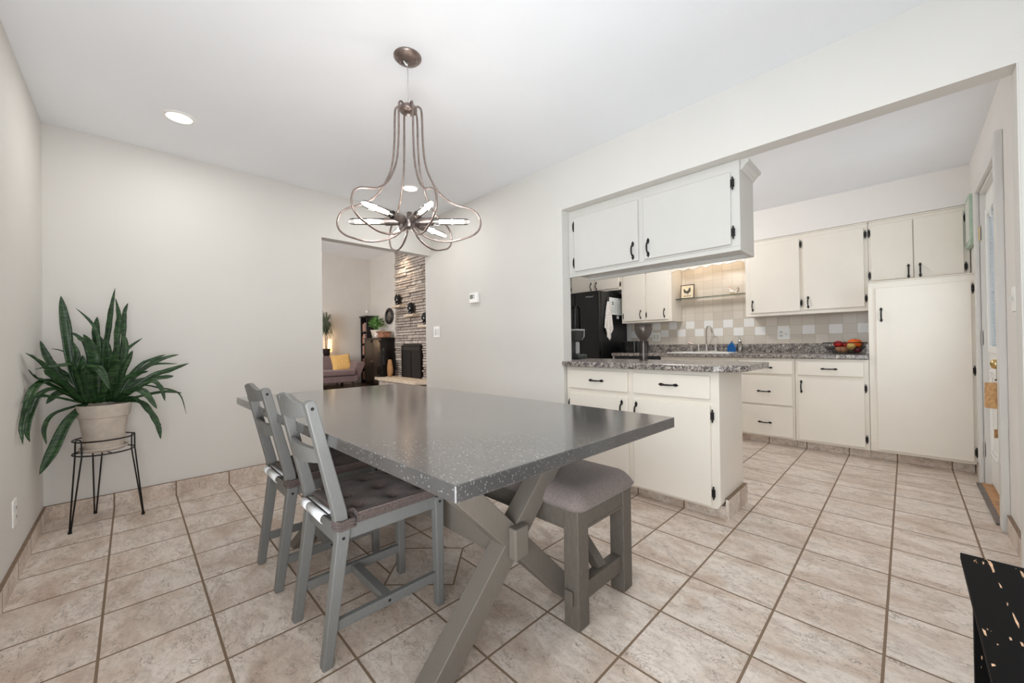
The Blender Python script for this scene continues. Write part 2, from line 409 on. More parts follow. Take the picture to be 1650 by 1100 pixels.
b = MB(); b.box(dx0+.034, dx0+.038, G[0], G[1], G[2], G[3]); build('glass_pane', b, M['pane'], door)
b = MB()
for k in range(58):
    z = G[2]+.01+k*(G[3]-G[2]-.02)/57
    b.box(dx0+.002, dx0+.018, G[0]+.004, G[1]-.004, z-.0006, z+.0006, Matrix.Translation((dx0+.01, 0, z)) @ Matrix.Rotation(.75, 4, 'Y') @ Matrix.Translation((-dx0-.01, 0, -z)))
b.box(dx0+.001, dx0+.02, G[0], G[1], G[3]-.03, G[3])
t = NT('translucent_blind_slat'); t.base((240, 242, 244)); t.set(.5); tl_ = t.node('ShaderNodeBsdfTranslucent'); tl_.inputs[0].default_value = (.9, .93, .96, 1)
mx_ = t.node('ShaderNodeMixShader'); mx_.inputs[0].default_value = .45; t.t.links.new(t.bs.outputs[0], mx_.inputs[1]); t.t.links.new(tl_.outputs[0], mx_.inputs[2]); t.t.links.new(mx_.outputs[0], t.n['Material Output'].inputs[0])
build('mini_blind', b, t.m, door)
b = MB(); b.tube([(dx0-.012, 1.44, G[3]-.01), (dx0-.03, 1.42, G[3]-.03), (dx0-.03, 1.40, G[3]-.09), (dx0-.014, 1.385, G[3]-.10)], .006, 8)
build('blind_cord', b, M['white'], door, smooth=True)
for z in (1.78, 1.04, .25):
    b = MB(); b.box(dx0-.026, dx0-.022, D1-.012, D1+.028, z-.05, z+.05); b.cyl((dx0-.028, D1+.004, z-.052), (dx0-.028, D1+.004, z+.052), .006, seg=10)
    build('hinge', b, M['steel'] if z < 1.5 else M['brass'], door)
cs = bpy.data.objects.new('trim_4', None); COL.objects.link(cs); cs.location = (XK, 1.5, 0); cs['kind'] = 'structure'
b = MB(); b.box(XK-.03, XK, D0-.085, D0-.012, 0, 2.16); build('casing', b, M['trimw'], cs, bev=.004)
b = MB(); b.box(XK-.022, XK, D1+.005, D1+.095, 0, 2.15); build('casing', b, M['trimw'], cs, bev=.004)
b = MB(); b.box(XK-.022, XK, D0-.012, D1+.005, DH, 2.15); build('casing', b, M['trimw'], cs, bev=.004)
b = MB(); b.box(XK, XK+.03, D0-.012, D0+.012, 0, DH); b.box(XK, XK+.03, D1-.012, D1+.005, 0, DH); b.box(XK, XK+.03, D0, D1, DH-.02, DH); build('jamb', b, M['trimw'], cs)
def lock(name, y, z, prof, label):
    b = MB(); Mx = Matrix.Translation((dx0, y, z)) @ Matrix.Rotation(-PI/2, 4, 'Y')
    b.lathe(prof, m=Mx, seg=28); return b
kn = (build('door_handle', lock('k', D0+.062, .893, [(0, 0), (.032, 0), (.032, .006), (.022, .010), (.012, .016), (.012, .032), (.020, .036), (.027, .046), (.029, .056), (.024, .068), (.012, .074), (0, .075)], ''), M['brass'], None, smooth=True))
kn.parent = door; kn.location = -door.location; kn['label'] = 'round polished brass knob'
b = lock('d', D0+.062, 1.025, [(0, 0), (.032, 0), (.031, .010), (.026, .020), (.018, .024), (0, .026)], ''); 
dbk = build('deadbolt', b, M['brass'], smooth=True); dbk.parent = door; dbk.location = -door.location; dbk['label'] = 'brass deadbolt'
b = MB(); b.box(dx0-.042, dx0-.024, D0+.059, D0+.065, 1.008, 1.042); build('thumb_turn', b, M['brass'], dbk, bev=.002, local=True)
# hanging paper chime on the knob
kraft = plain('kraft_paper_tile', (190, 148, 102), .8, var=.12, scale=60, bump=.2)
yk = D0+.062; xk_ = dx0-.05
ch = thing('door_chime', (xk_, yk, .47), 'tan square chime with small square clapper hanging from the brass door knob', 'wind chime')
b = MB(); b.tube([(xk_, yk, .868), (xk_, yk, .80)], .0016, 6); b.tube([(xk_, yk, .79), (xk_, yk, .52)], .0014, 6); build('string', b, M['dark'], ch)
b = MB(); b.ball((xk_, yk, .803), .009, (1, 1, .7)); build('bead', b, plain('brown_bead', (92, 60, 44), .5), ch, smooth=True)
b = MB(); b.lathe([(.0, .004), (.045, .0), (.047, -.140), (.044, -.140), (.042, -.004), (0, 0)], (xk_, yk, .785), 28, ); build('bell', b, kraft, ch)
Mr = Matrix.Translation((xk_, yk, .525)) @ Matrix.Rotation(.85, 4, 'Z')
b = MB(); b.box(-.022, .022, -.002, .002, -.048, 0, Mr); build('clapper', b, kraft, ch)
# switch by the kitchen door
def wallplate(name, label, cat, c, ax, w_, h_, kind):
    """ax: (normal axis, sign) plate facing that way; kind list of inserts"""
    th = thing(name, c, label, cat); a, sg = ax
    def bx(u0, u1, z0, z1, d0, d1):
        m_ = MB(); lo, hi = sorted((sg*d0, sg*d1))
        if a == 'y': m_.box(c[0]+u0, c[0]+u1, c[1]+lo, c[1]+hi, c[2]+z0, c[2]+z1)
        else: m_.box(c[0]+lo, c[0]+hi, c[1]+u0, c[1]+u1, c[2]+z0, c[2]+z1)
        return m_
    build('plate', bx(-w_/2, w_/2, -h_/2, h_/2, 0, .006), M['white'], th, bev=.002)
    n = len(kind)
    for i, k in enumerate(kind):
        u = (i-(n-1)/2)*.046
        if k == 's': build('rocker', bx(u-.016, u+.016, -.033, .033, .006, .010), M['trimw'], th, bev=.0015)
        if k == 't': build('toggle', bx(u-.005, u+.005, -.012, .012, .006, .018), M['trimw'], th, bev=.002)
        if k == 'o':
            for zz in (-.02, .02):
                build('socket', bx(u-.015, u+.015, zz-.014, zz+.014, .006, .009), M['trimw'], th, bev=.002)
                for q in (-.006, .006): build('slot', bx(u+q-.0012, u+q+.0012, zz-.002, zz+.007, .009, .0096), M['dark'], th)
    return th
wallplate('light_switch', 'white toggle switch plate on the wall right of the kitchen door', 'switch', (XK, .73, 1.23), ('x', -1), .075, .12, ['t'])
wallplate('light_switch', 'white double rocker switch on the wall beside the doorway', 'switch', (.115, 0, 1.185), ('y', -1), .115, .12, ['s', 's'])
wallplate('power_outlet', 'white outlet low on the left wall near the potted plant', 'outlet', (.838, -2.755, .308), ('y', 1), .075, .12, ['o'])
wallplate('power_outlet', 'white outlet and switch plate on tiles under the right upper cabinets', 'outlet', (2.735, YB-.006, 1.112), ('y', -1), .115, .115, ['o', 't'])
wallplate('power_outlet', 'white double plate on tiles behind the sink, left of the faucet', 'outlet', (1.275, YB-.006, 1.112), ('y', -1), .115, .115, ['s', 's'])
# thermostat
th = thing('thermostat', (.78, 0, 1.49), 'white wall thermostat with a small dark screen', 'thermostat')
b = MB(); b.box(.715, .845, -.026, 0, 1.442, 1.538); build('housing', b, M['white'], th, bev=.006)
b = MB(); b.box(.728, .775, -.0275, -.026, 1.482, 1.522); build('screen', b, plain('lcd', (84, 92, 78), .3), th)
for zz in (1.512, 1.492):
    b = MB(); b.box(.79, .798, -.029, -.026, zz-.005, zz+.005); build('button', b, M['blackp'], th, bev=.001)
# green frame on kitchen right wall
th = thing('picture_frame', (XK, 2.3, 1.94), 'pale green frame hung on the wall between pantry and kitchen door', 'picture frame')
mint = plain('pale_green_paint', (170, 190, 172), .5, var=.05, scale=20)
b = MB(); b.prism([(2.15, 1.79), (2.19, 1.75), (2.42, 1.75), (2.46, 1.79), (2.46, 2.10), (2.42, 2.14), (2.19, 2.14), (2.15, 2.10)], 'x', XK-.028, XK); build('rim', b, mint, th, bev=.004)
b = MB(); b.box(XK-.030, XK-.027, 2.19, 2.42, 1.79, 2.10); build('print', b, plain('pale_print', (214, 214, 208), .4), th)

# unseen window / patio shells behind the camera, added for the light to come through
def window_unit(n, box, axis):
    x0, x1, y0, y1, z0, z1 = box
    e = bpy.data.objects.new('window_%d' % n, None); COL.objects.link(e); e.location = ((x0+x1)/2, (y0+y1)/2, z0); e['kind'] = 'structure'
    b = MB(); t_ = .06
    if axis == 'y':
        b.box(x0, x0+t_, y0, y1, z0, z1); b.box(x1-t_, x1, y0, y1, z0, z1); b.box(x0, x1, y0, y1, z0, z0+t_); b.box(x0, x1, y0, y1, z1-t_, z1); b.box((x0+x1)/2-.03, (x0+x1)/2+.03, y0, y1, z0, z1)
    else:
        b.box(x0, x1, y0, y0+t_, z0, z1); b.box(x0, x1, y1-t_, y1, z0, z1); b.box(x0, x1, y0, y1, z0, z0+t_); b.box(x0, x1, y0, y1, z1-t_, z1); b.box(x0, x1, (y0+y1)/2-.03, (y0+y1)/2+.03, z0, z1)
    build('window_frame', b, M['trimw'], e, bev=.004)
    b = MB()
    if axis == 'y': b.box(x0, x1, (y0+y1)/2-.003, (y0+y1)/2+.003, z0, z1)
    else: b.box((x0+x1)/2-.003, (x0+x1)/2+.003, y0, y1, z0, z1)
    build('pane', b, M['pane'], e)
window_unit(1, (2.7, 4.4, -2.86, -2.80, .12, 2.15), 'y')
window_unit(2, (8.52, 8.58, -2.35, -.35, .6, 2.25), 'x')
# =================================================================== KITCHEN
def spear(m_, x, y, z, vert, dirn):
    """small flat spade tip pointing along dirn (+1/-1)"""
    P = [(-.0, .0), (.0085, .012), (.006, .017), (.011, .022), (0, .040), (-.011, .022), (-.006, .017), (-.0085, .012)]
    P = [(u, v*dirn) for u, v in P]
    if not vert: P = [(v, u) for u, v in P]
    m_.prism([(x+u, z+v) for u, v in P], 'y', y-.004, y)
def handle(parent, x, y, z, vert=True, L=.125):
    m_ = MB(); h = L/2-.038
    for s in (1, -1): spear(m_, x+(0 if vert else s*h), y, z+(s*h if vert else 0), vert, s)
    pts = []
    for k in range(11):
        a = PI*k/10; u = -math.cos(a)*(h+.012); d = .004+math.sin(a)**.7*.022
        pts.append((x, y-d, z+u) if vert else (x+u, y-d, z))
    r = [.0035+.0022*math.sin(PI*k/10) for k in range(11)]
    m_.tube(pts, r, 8)
    return build('handle', m_, M['iron'], parent, smooth=False)
def hinge(parent, x, y, z):
    m_ = MB(); P = [(-.009, -.022), (.0, -.022), (-.005, -.030), (0, -.040), (.005, -.030), (.001, -.022), (.009, -.022), (.009, .022), (.001, .022), (.005, .030), (0, .040), (-.005, .030), (0, .022), (-.009, .022)]
    m_.prism([(x+u, z+v) for u, v in P], 'y', y-.005, y+.002); m_.cyl((x, y-.006, z-.024), (x, y-.006, z+.024), .0045, seg=8)
    return build('hinge', m_, M['iron'], parent)
DT = .02
def face(parent, kind, x0, x1, z0, z1, y, hd=None, hinges=None):
    """overlay door or drawer front; y = cabinet face, front stands DT proud"""
    m_ = MB(); m_.box(x0, x1, y-DT, y+.001, z0, z1); o = build(kind, m_, M['cab'], parent, bev=.004)
    if hd: handle(o, hd[0], y-DT, hd[1], hd[2])
    for (hx, hz) in (hinges or []): hinge(o, hx, y-DT+.012, hz)
    return o
Y0, Y1 = 2.47, 2.20   # upper cabinet face, base cabinet face

# peninsula base cabinet ------------------------------------------------------------
p = thing('base_cabinet', (2.39, .24, 0), 'cream peninsula cabinet with two drawers over two doors, beside the grey table', 'cabinet')
b = MB(); b.prism([(1.845, .865), (2.93, .865), (2.93, .105), (2.915, .078), (2.90, .073), (1.845, .073)], 'y', .032, .47); build('body', b, M['cab'], p, bev=.003)
b = MB(); b.box(1.85, 2.934, .102, .46, 0, .0725); build('toe_kick', b, M['skx'], p)
b = MB(); b.box(2.935, 2.951, .10, .475, 0, .118); tk_ = build('skirting_tile', b, M['sky'], p)
b = MB(); b.box(2.93, 2.951, .10, .475, .118, .120); build('skirting_edge', b, M['skedge'], tk_)
face(p, 'drawer', 1.883, 2.364, .706, .842, .032, (2.12, .772, False))
face(p, 'drawer', 2.405, 2.886, .706, .842, .032, (2.645, .776, False))
face(p, 'door', 1.880, 2.364, .09, .668, .032, (2.322, .59, True), [(1.872, .58), (1.872, .17)])
face(p, 'door', 2.405, 2.886, .09, .670, .032, (2.428, .59, True), [(2.895, .61), (2.895, .165)])
# peninsula counter
poly = [(1.842, -.028), (2.985, -.028)] + [(2.985+.075*math.sin(a), .047-.075*math.cos(a)) for a in [k*PI/2/8 for k in range(1, 9)]] + [(3.062, .517), (1.842, .517), (1.842, .28)]
poly = [(1.842, -.028)] + [(3.062-.17+.17*math.sin(a), .142-.17*math.cos(a)) for a in [k*PI/2/10 for k in range(0, 11)]] + [(3.065, .56), (1.30, .56), (1.30, .104), (1.842, .104)]
b = MB(); b.prism(poly, 'z', .868, .905); o = build('countertop', b, M['granite'], None, bev=.005)
tag(o, 'speckled grey brown countertop on the peninsula, with a rounded front corner', 'countertop')
# back part of the peninsula base that carries the counter behind the wall
p = thing('base_cabinet', (1.55, .33, 0), 'cream cabinet under the coffee maker end of the peninsula counter, behind the wall', 'cabinet')
b = MB(); b.box(1.32, 1.835, .11, .53, .1, .866); build('body', b, M['cab'], p, bev=.003)
b = MB(); b.box(1.35, 1.80, .13, .50, 0, .1); build('toe_kick', b, M['skx'], p)

# hanging cabinet over the peninsula --------------------------------------------------
p = thing('hanging_cabinet', (2.45, .22, 1.562), 'white two-door cabinet hung from the header above the peninsula', 'cabinet')
b = MB(); b.box(1.842, 3.04, .082, .36, 1.58, 2.069); build('body', b, M['hang'], p, bev=.003)
b = MB(); b.box(1.842, 3.04, .082, .10, 1.555, 1.58); b.box(1.842, 3.04, .34, .36, 1.555, 1.58); b.box(3.02, 3.04, .10, .34, 1.555, 1.58); build('bottom_rail', b, M['hang'], p, bev=.002)
for (x0, x1, hx, hg) in ((1.905, 2.430, 2.394, 1.896), (2.470, 2.996, 2.503, 3.006)):
    m_ = MB(); m_.box(x0, x1, .064, .083, 1.592, 2.005); o = build('door', m_, M['hang'], p, bev=.004)
    handle(o, hx, .064, 1.665, True)
    for hz in (1.66, 1.94): hinge(o, hg, .074, hz)
b = MB(); b.prism([(3.04, 2.012), (3.047, 2.016), (3.052, 2.024), (3.068, 2.042), (3.082, 2.048), (3.082, 2.069), (3.04, 2.069)], 'y', .10, .365); build('crown_moulding', b, M['hang'], p, bev=.002)

# upper cabinets -------------------------------------------------------------------
def upper(x0, x1, z0, z1, label, name='wall_cabinet', yb=YB):
    p = thing(name, ((x0+x1)/2, (Y0+yb)/2, z0), label, 'cabinet')
    b = MB(); b.box(x0, x1, Y0, yb-.008, z0, z1); build('body', b, M['cab'], p, bev=.003)
    b = MB(); b.box(x0, x1, Y0-.008, Y0+.02, z1, z1+.012); build('top_bead', b, M['cab'], p, bev=.003)
    return p
p = upper(.08, .935, 1.775, 2.11, 'cream cabinet above the black refrigerator with two small doors')
face(p, 'door', .10, .482, 1.80, 2.06, Y0, (.452, 1.865, True), [(.09, 1.86)])
face(p, 'door', .512, .905, 1.80, 2.06, Y0, (.545, 1.865, True), [(.925, 1.85), (.925, 2.02)])
p = upper(.937, 1.630, 1.303, 2.11, 'cream two-door wall cabinet between the refrigerator and the sink niche')
face(p, 'door', .973, 1.286, 1.330, 2.06, Y0, (1.222, 1.41, True), [(.965, 1.40), (.965, 1.98)])
face(p, 'door', 1.307, 1.588, 1.330, 2.06, Y0, (1.543, 1.41, True), [(1.296, 1.40), (1.296, 1.98)])
p = upper(2.450, 3.452, 1.305, 2.11, 'cream wide two-door wall cabinet right of the sink niche')
face(p, 'door', 2.500, 2.940, 1.338, 2.068, Y0, (2.522, 1.418, True), [(2.950, 1.417), (2.950, 2.01)])
face(p, 'door', 2.972, 3.424, 1.343, 2.072, Y0, (3.006, 1.418, True), [(3.434, 1.417), (3.434, 2.007)])
p = upper(3.454, 4.058, 1.540, 2.11, 'cream two-door cabinet standing on top of the tall pantry')
face(p, 'door', 3.470, 3.738, 1.572, 2.075, Y0, (3.709, 1.63, True), [(3.460, 1.622), (3.460, 2.01)])
face(p, 'door', 3.743, 4.025, 1.566, 2.078, Y0, (3.779, 1.63, True), [(4.035, 1.623), (4.035, 2.016)])
# valance
top = 2.11; xs0, xs1 = 1.632, 2.448
low = [(1.632, 1.905), (1.66, 1.922), (1.712, 1.936), (1.75, 1.925), (1.784, 1.912), (1.815, 1.922), (1.844, 1.934), (1.866, 1.922), (1.900, 1.911), (1.945, 1.926), (1.989, 1.937), (2.02, 1.926), (2.050, 1.913), (2.075, 1.928), (2.11, 1.942), (2.15, 1.930), (2.19, 1.922), (2.239, 1.937), (2.265, 1.924), (2.30, 1.922), (2.35, 1.934), (2.389, 1.940), (2.425, 1.928), (2.448, 1.910)]
b = MB()
for (a, c_) in zip(low, low[1:]):
    b.prism([(a[0], top), (c_[0], top), (c_[0], c_[1]), (a[0], a[1])], 'y', Y0, Y0+.02)
bmesh.ops.remove_doubles(b.b, verts=b.b.verts, dist=.0005)
tag(build('valance', b, M['cab']), 'scalloped cream board above the sink niche', 'valance')
b = MB(); b.box(1.64, 2.44, Y0+.024, Y0+.05, 2.08, 2.108); o = tag(build('strip_light', b, emit('warm_tube', (255, 224, 184), 2.0)), 'warm strip light hidden behind the scalloped board', 'light')
area('niche_light', (2.04, Y0+.10, 2.05), (0, .55, -1), .7, .05, 1.0, (1.0, .86, .68))
# glass shelf and what stands on it
b = MB(); b.box(1.632, 2.448, 2.58, 2.74, 1.578, 1.586); g_ = tag(build('glass_shelf', b, M['shelfglass'], bev=.002), 'thin glass shelf across the tiled niche above the sink', 'shelf')
b = MB()
for x in (1.637, 2.443): b.cyl((x-.005, 2.61, 1.574), (x+.005, 2.61, 1.574), .004, seg=8); b.cyl((x-.005, 2.72, 1.574), (x+.005, 2.72, 1.574), .004, seg=8)
build('shelf_pin', b, M['steel'], g_)
th = thing('picture_frame', (1.75, 2.67, 1.587), 'small dark-framed rooster picture leaning on the glass shelf', 'picture frame')
Mp = Matrix.Translation((1.75, 2.655, 1.587)) @ Matrix.Rotation(.10, 4, 'Z') @ Matrix.Rotation(-.16, 4, 'X')
b = MB()
for bx_ in ((-.082, -.072, 0, .18), (.072, .082, 0, .18), (-.072, .072, 0, .010), (-.072, .072, .170, .18)): b.box(bx_[0], bx_[1], -.007, .007, bx_[2], bx_[3], Mp)
build('frame', b, plain('dark_walnut', (58, 42, 34), .5, var=.2), th, bev=.001)
b = MB(); b.box(-.072, .072, -.002, .004, .010, .170, Mp); prt = build('print', b, plain('cream_print_paper', (222, 208, 178), .6), th)
ROO = [(-.045, .115), (-.040, .128), (-.030, .122), (-.022, .105), (-.005, .098), (.008, .108), (.016, .128), (.022, .142), (.030, .146), (.028, .136), (.040, .130), (.034, .124), (.038, .105), (.034, .085), (.018, .072), (.010, .062), (.012, .052), (.002, .052), (.002, .064), (-.012, .070), (-.022, .066), (-.036, .078), (-.042, .095)]
b = MB(); b.prism([(u*1.05, v) for u, v in ROO], 'y', -.0035, -.002, Mp); build('rooster', b, plain('ink', (58, 50, 40), .6), prt)
b = MB()
for k in range(9): b.box(-.046+k*.0105, -.039+k*.0105, -.003, -.002, .026, .026+.016*(1 if k % 3 else .8), Mp)
build('lettering', b, plain('ink_brown', (120, 96, 64), .6), prt)
th = thing('hen_figurine', (2.275, 2.66, 1.587), 'small white hen figurine with pink comb on a gold base, on the glass shelf', 'figurine')
por = plain('white_porcelain', (240, 234, 226), .25)
b = MB(); b.ball((2.262, 2.66, 1.622), .026, (1.15, .8, .9)); b.ball((2.244, 2.66, 1.650), .015, (1, .9, 1.1)); b.ball((2.302, 2.66, 1.612), .017, (1.1, .8, .9)); build('body', b, por, th, smooth=True)
b = MB(); b.tube([(2.318, 2.66, 1.612), (2.334, 2.66, 1.636), (2.330, 2.66, 1.658), (2.312, 2.66, 1.655)], .0045, 8); build('tail', b, plain('brown_glaze', (110, 78, 56), .4), th, smooth=True)
b = MB(); b.ball((2.243, 2.66, 1.668), .008, (1.1, .5, .9)); build('comb', b, plain('pink_glaze', (206, 110, 100), .4), th, smooth=True)
b = MB(); b.box(2.224, 2.334, 2.635, 2.685, 1.587, 1.596); build('base', b, plain('gold_glaze', (206, 176, 112), .35, .4), th, bev=.003)

# tall pantry ------------------------------------------------------------------------
p = thing('pantry_cabinet', (3.76, 2.5, 0), 'tall cream pantry with one big door in the kitchen corner', 'cabinet')
b = MB(); b.box(3.458, 4.060, Y1, YB-.008, .078, 1.528); build('body', b, M['cab'], p, bev=.003)
b = MB(); b.box(3.458, 4.060, Y1-.006, Y1+.03, 1.528, 1.537); build('top_bead', b, M['cab'], p, bev=.002)
b = MB(); b.box(3.458, 4.045, Y1+.07, YB-.02, 0, .078); build('toe_kick', b, M['skx'], p)
face(p, 'door', 3.505, 4.038, .100, 1.478, Y1, (3.540, 1.248, True), [(4.046, 1.417), (4.048, .793), (4.050, .172)])
# base cabinets
def base(x0, x1, label):
    p = thing('base_cabinet', ((x0+x1)/2, 2.5, 0), label, 'cabinet')
    b = MB(); b.box(x0, x1, Y1, YB-.008, .075, .866); build('body', b, M['cab'], p, bev=.003)
    b = MB(); b.box(x0, x1, Y1+.065, YB-.02, 0, .075); build('toe_kick', b, M['skx'], p)
    return p
p = base(2.930, 3.456, 'cream base cabinet with one drawer and one door, left of the pantry')
face(p, 'drawer', 2.950, 3.424, .710, .838, Y1, (3.187, .774, False))
face(p, 'door', 2.953, 3.426, .096, .676, Y1, (2.980, .60, True), [(3.434, .611), (3.436, .168)])
p = base(2.420, 2.928, 'cream stack of three drawers between peninsula end and one-door cabinet')
face(p, 'drawer', 2.450, 2.911, .710, .838, Y1, (2.690, .772, False))
face(p, 'drawer', 2.450, 2.909, .404, .688, Y1, (2.672, .533, False))
face(p, 'drawer', 2.450, 2.911, .093, .388, Y1, (2.676, .222, False))
p = base(1.600, 2.418, 'cream sink base cabinet with two doors, behind the peninsula')
face(p, 'door', 1.63, 1.99, .10, .80, Y1, (1.96, .70, True)); face(p, 'door', 2.02, 2.38, .10, .80, Y1, (2.05, .70, True))
dw = thing('dishwasher', (1.29, 2.5, 0), 'black dishwasher under the back counter, only its top edge showing', 'dishwasher')
b = MB(); b.box(.985, 1.595, Y1-.01, YB-.02, .08, .862); build('body', b, M['black'], dw, bev=.004)
b = MB(); b.box(.985, 1.595, Y1-.024, Y1-.01, .76, .862); build('control_panel', b, M['blackp'], dw, bev=.003)
b = MB(); b.bar((1.05, Y1-.045, .74), (1.53, Y1-.045, .74), .012, .012); b.box(1.06, 1.075, Y1-.045, Y1-.01, .733, .747); b.box(1.505, 1.52, Y1-.045, Y1-.01, .733, .747); build('handle', b, M['blackp'], dw, bev=.002)
b = MB(); b.box(1.0, 1.58, Y1+.05, YB-.05, 0, .08); build('toe_kick', b, M['blackp'], dw)
# end panel beside the fridge
b = MB(); b.box(.945, .982, Y1+.0, YB-.01, 0, .864); tag(build('end_panel', b, M['cab'], bev=.002), 'narrow cream end panel between refrigerator and dishwasher', 'panel')
# back counter with its low splash
b = MB(); b.box(.945, 3.456, Y1-.032, YB-.028, .868, .905); ct = build('countertop', b, M['granite'], None, bev=.005)
tag(ct, 'speckled countertop running along the back wall under the sink', 'countertop')
b = MB(); b.box(.945, 3.456, YB-.028, YB-.008, .868, 1.006); build('backsplash_lip', b, M['granite'], ct, bev=.003)
b = MB(); b.box(3.436, 3.456, Y1+.06, YB-.028, .905, 1.000); build('side_splash', b, M['granite'], ct, bev=.003)

# backsplash tiles -------------------------------------------------------------------
t = NT('backsplash_tile'); px_, py_, pz_ = t.xyz(t.pos()); S_, R_ = .1116, .0995
u = t.math('DIVIDE', t.math('SUBTRACT', px_, 2.789), S_); v = t.math('DIVIDE', t.math('SUBTRACT', pz_, 1.006), R_)
def gl(q): return t.math('LESS_THAN', t.math('ABSOLUTE', t.math('SUBTRACT', t.math('FRACT', t.math('ADD', q, .5)), .5)), .014)
g = t.math('MAXIMUM', gl(u), gl(v)); iu, iv = t.math('FLOOR', u), t.math('FLOOR', v)
par = t.math('MODULO', t.math('ABSOLUTE', t.math('ADD', iu, iv)), 2)               # checker
row1 = t.math('COMPARE', iv, 1, .2); row2 = t.math('MULTIPLY', t.math('COMPARE', iv, 2, .2), t.math('LESS_THAN', px_, 2.5))
white_ = t.math('MULTIPLY', t.math('ADD', row1, row2), t.math('SUBTRACT', 1, par))
wn = t.node('ShaderNodeTexWhiteNoise', noise_dimensions='2D'); t.put(wn.inputs[0], t.comb(iu, iv, 0))
c = t.mix(wn.outputs['Value'], (220, 211, 199), (207, 197, 184)); c = t.mix(white_, c, (240, 238, 236)); c = t.mix(g, c, (186, 172, 154))
t.base(c); t.set(.25, 0, .5); t.bump(t.math('SUBTRACT', 1, g), .3, .001); M['btile'] = t.m
b = MB(); b.box(.9, 3.456, YB-.007, YB, .9, 1.31); b.box(1.632, 2.448, YB-.007, YB, 1.31, 2.12); struct('trim_5', b, M['btile'])

# sink and taps -----------------------------------------------------------------------
s_ = thing('kitchen_sink', (2.0, 2.5, .905), 'white drop-in sink in the back counter below the faucet', 'sink')
b = MB()
for bx_ in ((1.66, 2.34, 2.24, 2.30), (1.66, 2.34, 2.60, 2.74), (1.66, 1.71, 2.30, 2.60), (2.29, 2.34, 2.30, 2.60)): b.box(*bx_, .905, .916)
build('rim', b, plain('white_enamel', (238, 236, 232), .2), s_, bev=.004)
b = MB(); b.box(1.71, 2.29, 2.30, 2.60, .9055, .907); build('basin', b, plain('white_basin', (216, 214, 210), .25), s_)
fa = thing('faucet', (2.0, 2.66, .916), 'brushed nickel gooseneck faucet with two lever handles', 'faucet')
b = MB(); b.box(1.87, 2.10, 2.635, 2.685, .916, .928); build('deck_plate', b, M['steel'], fa, bev=.005)
fx = 1.968
b = MB(); b.lathe([(.016, 0), (.015, .03), (.010, .075), (.009, .09)], (fx, 2.66, .926)); 
pts = [(fx, 2.66, 1.01), (fx, 2.66, 1.14)] + [(fx+.036-.036*math.cos(a), 2.66-.02*math.sin(a), 1.14+.085*math.sin(a)) for a in [k*PI/12 for k in range(1, 10)]] + [(fx+.078, 2.645, 1.135)]
b.tube(pts, .0085, 10); build('spout', b, M['steel'], fa, smooth=True)
b = MB(); b.cyl((fx+.076, 2.646, 1.150), (fx+.088, 2.64, 1.085), .009, .017, 16); build('spray_head', b, M['steel'], fa, smooth=False)
for x in (1.875, 2.075):
    b = MB(); b.lathe([(.017, 0), (.014, .02), (.008, .055), (.006, .085), (0, .086)], (x, 2.66, .926)); build('lever', b, M['steel'], fa, smooth=True)
sp = thing('side_sprayer', (1.79, 2.66, .916), 'small nickel tap with horizontal nozzle left of the faucet', 'tap')
b = MB(); b.lathe([(.018, 0), (.012, .02), (.009, .06), (.009, .10), (0, .101)], (1.79, 2.66, .916)); build('stem', b, M['steel'], sp, smooth=True)
b = MB(); b.cyl((1.808, 2.65, 1.008), (1.760, 2.65, 1.028), .010, .014, 14); build('nozzle', b, M['bronze'], sp)
gd = thing('blue_dish_soap', (2.27, 2.62, .916), 'blue translucent pointed soap bottle beside the faucet', 'bottle')
bl = NT('blue_soap'); bl.base((22, 84, 146)); bl.set(.15, 0, .5, coat=.4)
b = MB(); b.prism([(-.042, 0), (.042, 0), (.048, .045), (.034, .080), (.006, .112), (-.006, .112), (-.034, .080), (-.048, .045)], 'y', -.018, .018, Matrix.Translation((2.262, 2.62, .916))); build('body', b, bl.m, gd, bev=.008)
b = MB(); b.cyl((2.262, 2.62, 1.026), (2.262, 2.62, 1.042), .008, seg=14); build('cap', b, plain('navy_cap', (28, 50, 92), .4), gd)
sd = thing('soap_dispenser', (2.345, 2.62, .916), 'clear glass pump dispenser right of the blue bottle', 'soap dispenser')
b = MB(); b.lathe([(.0, 0), (.028, 0), (.030, .01), (.030, .085), (.016, .105), (.012, .112), (0, .112)], (2.345, 2.62, .916)); build('bottle', b, glass('clear_soap_bottle', (226, 220, 214), alpha=1.0), sd, smooth=True)
b = MB(); b.lathe([(.0, .108), (.017, .108), (.021, .125), (.017, .142), (.006, .148), (.005, .172), (0, .172)], (2.345, 2.62, .916)); b.tube([(2.345, 2.62, 1.088), (2.325, 2.61, 1.090), (2.305, 2.605, 1.084)], .0045, 8); build('pump', b, M['chrome'], sd, smooth=True)

# refrigerator -------------------------------------------------------------------------
fr = thing('refrigerator', (.42, 2.42, 0), 'black side by side refrigerator behind the peninsula', 'refrigerator')
FX = .845
b = MB(); b.box(-.0+.005, FX, 2.10, YB-.03, .02, 1.735); build('body', b, plain('textured_black', (14, 14, 15), .38, var=.1, scale=150, bump=.1), fr, bev=.006)
b = MB(); b.box(.46, FX, 2.035, 2.092, .05, 1.738); dR = build('door', b, M['black'], fr, bev=.012, seg=3)
b = MB(); b.box(.005, .452, 2.035, 2.092, .05, 1.738); dL = build('door', b, M['black'], fr, bev=.012, seg=3)
for d_, x in ((dR, .50), (dL, .412)):
    b = MB(); b.tube([(x, 2.036, .72), (x, 1.985, .76), (x, 1.98, 1.1), (x, 1.985, 1.52), (x, 2.036, 1.56)], .011, 10); build('handle', b, M['blackp'], d_, smooth=True)
b = MB(); b.box(.01, FX-.01, 2.06, 2.12, 0, .05); build('kick_plate', b, M['blackp'], fr)
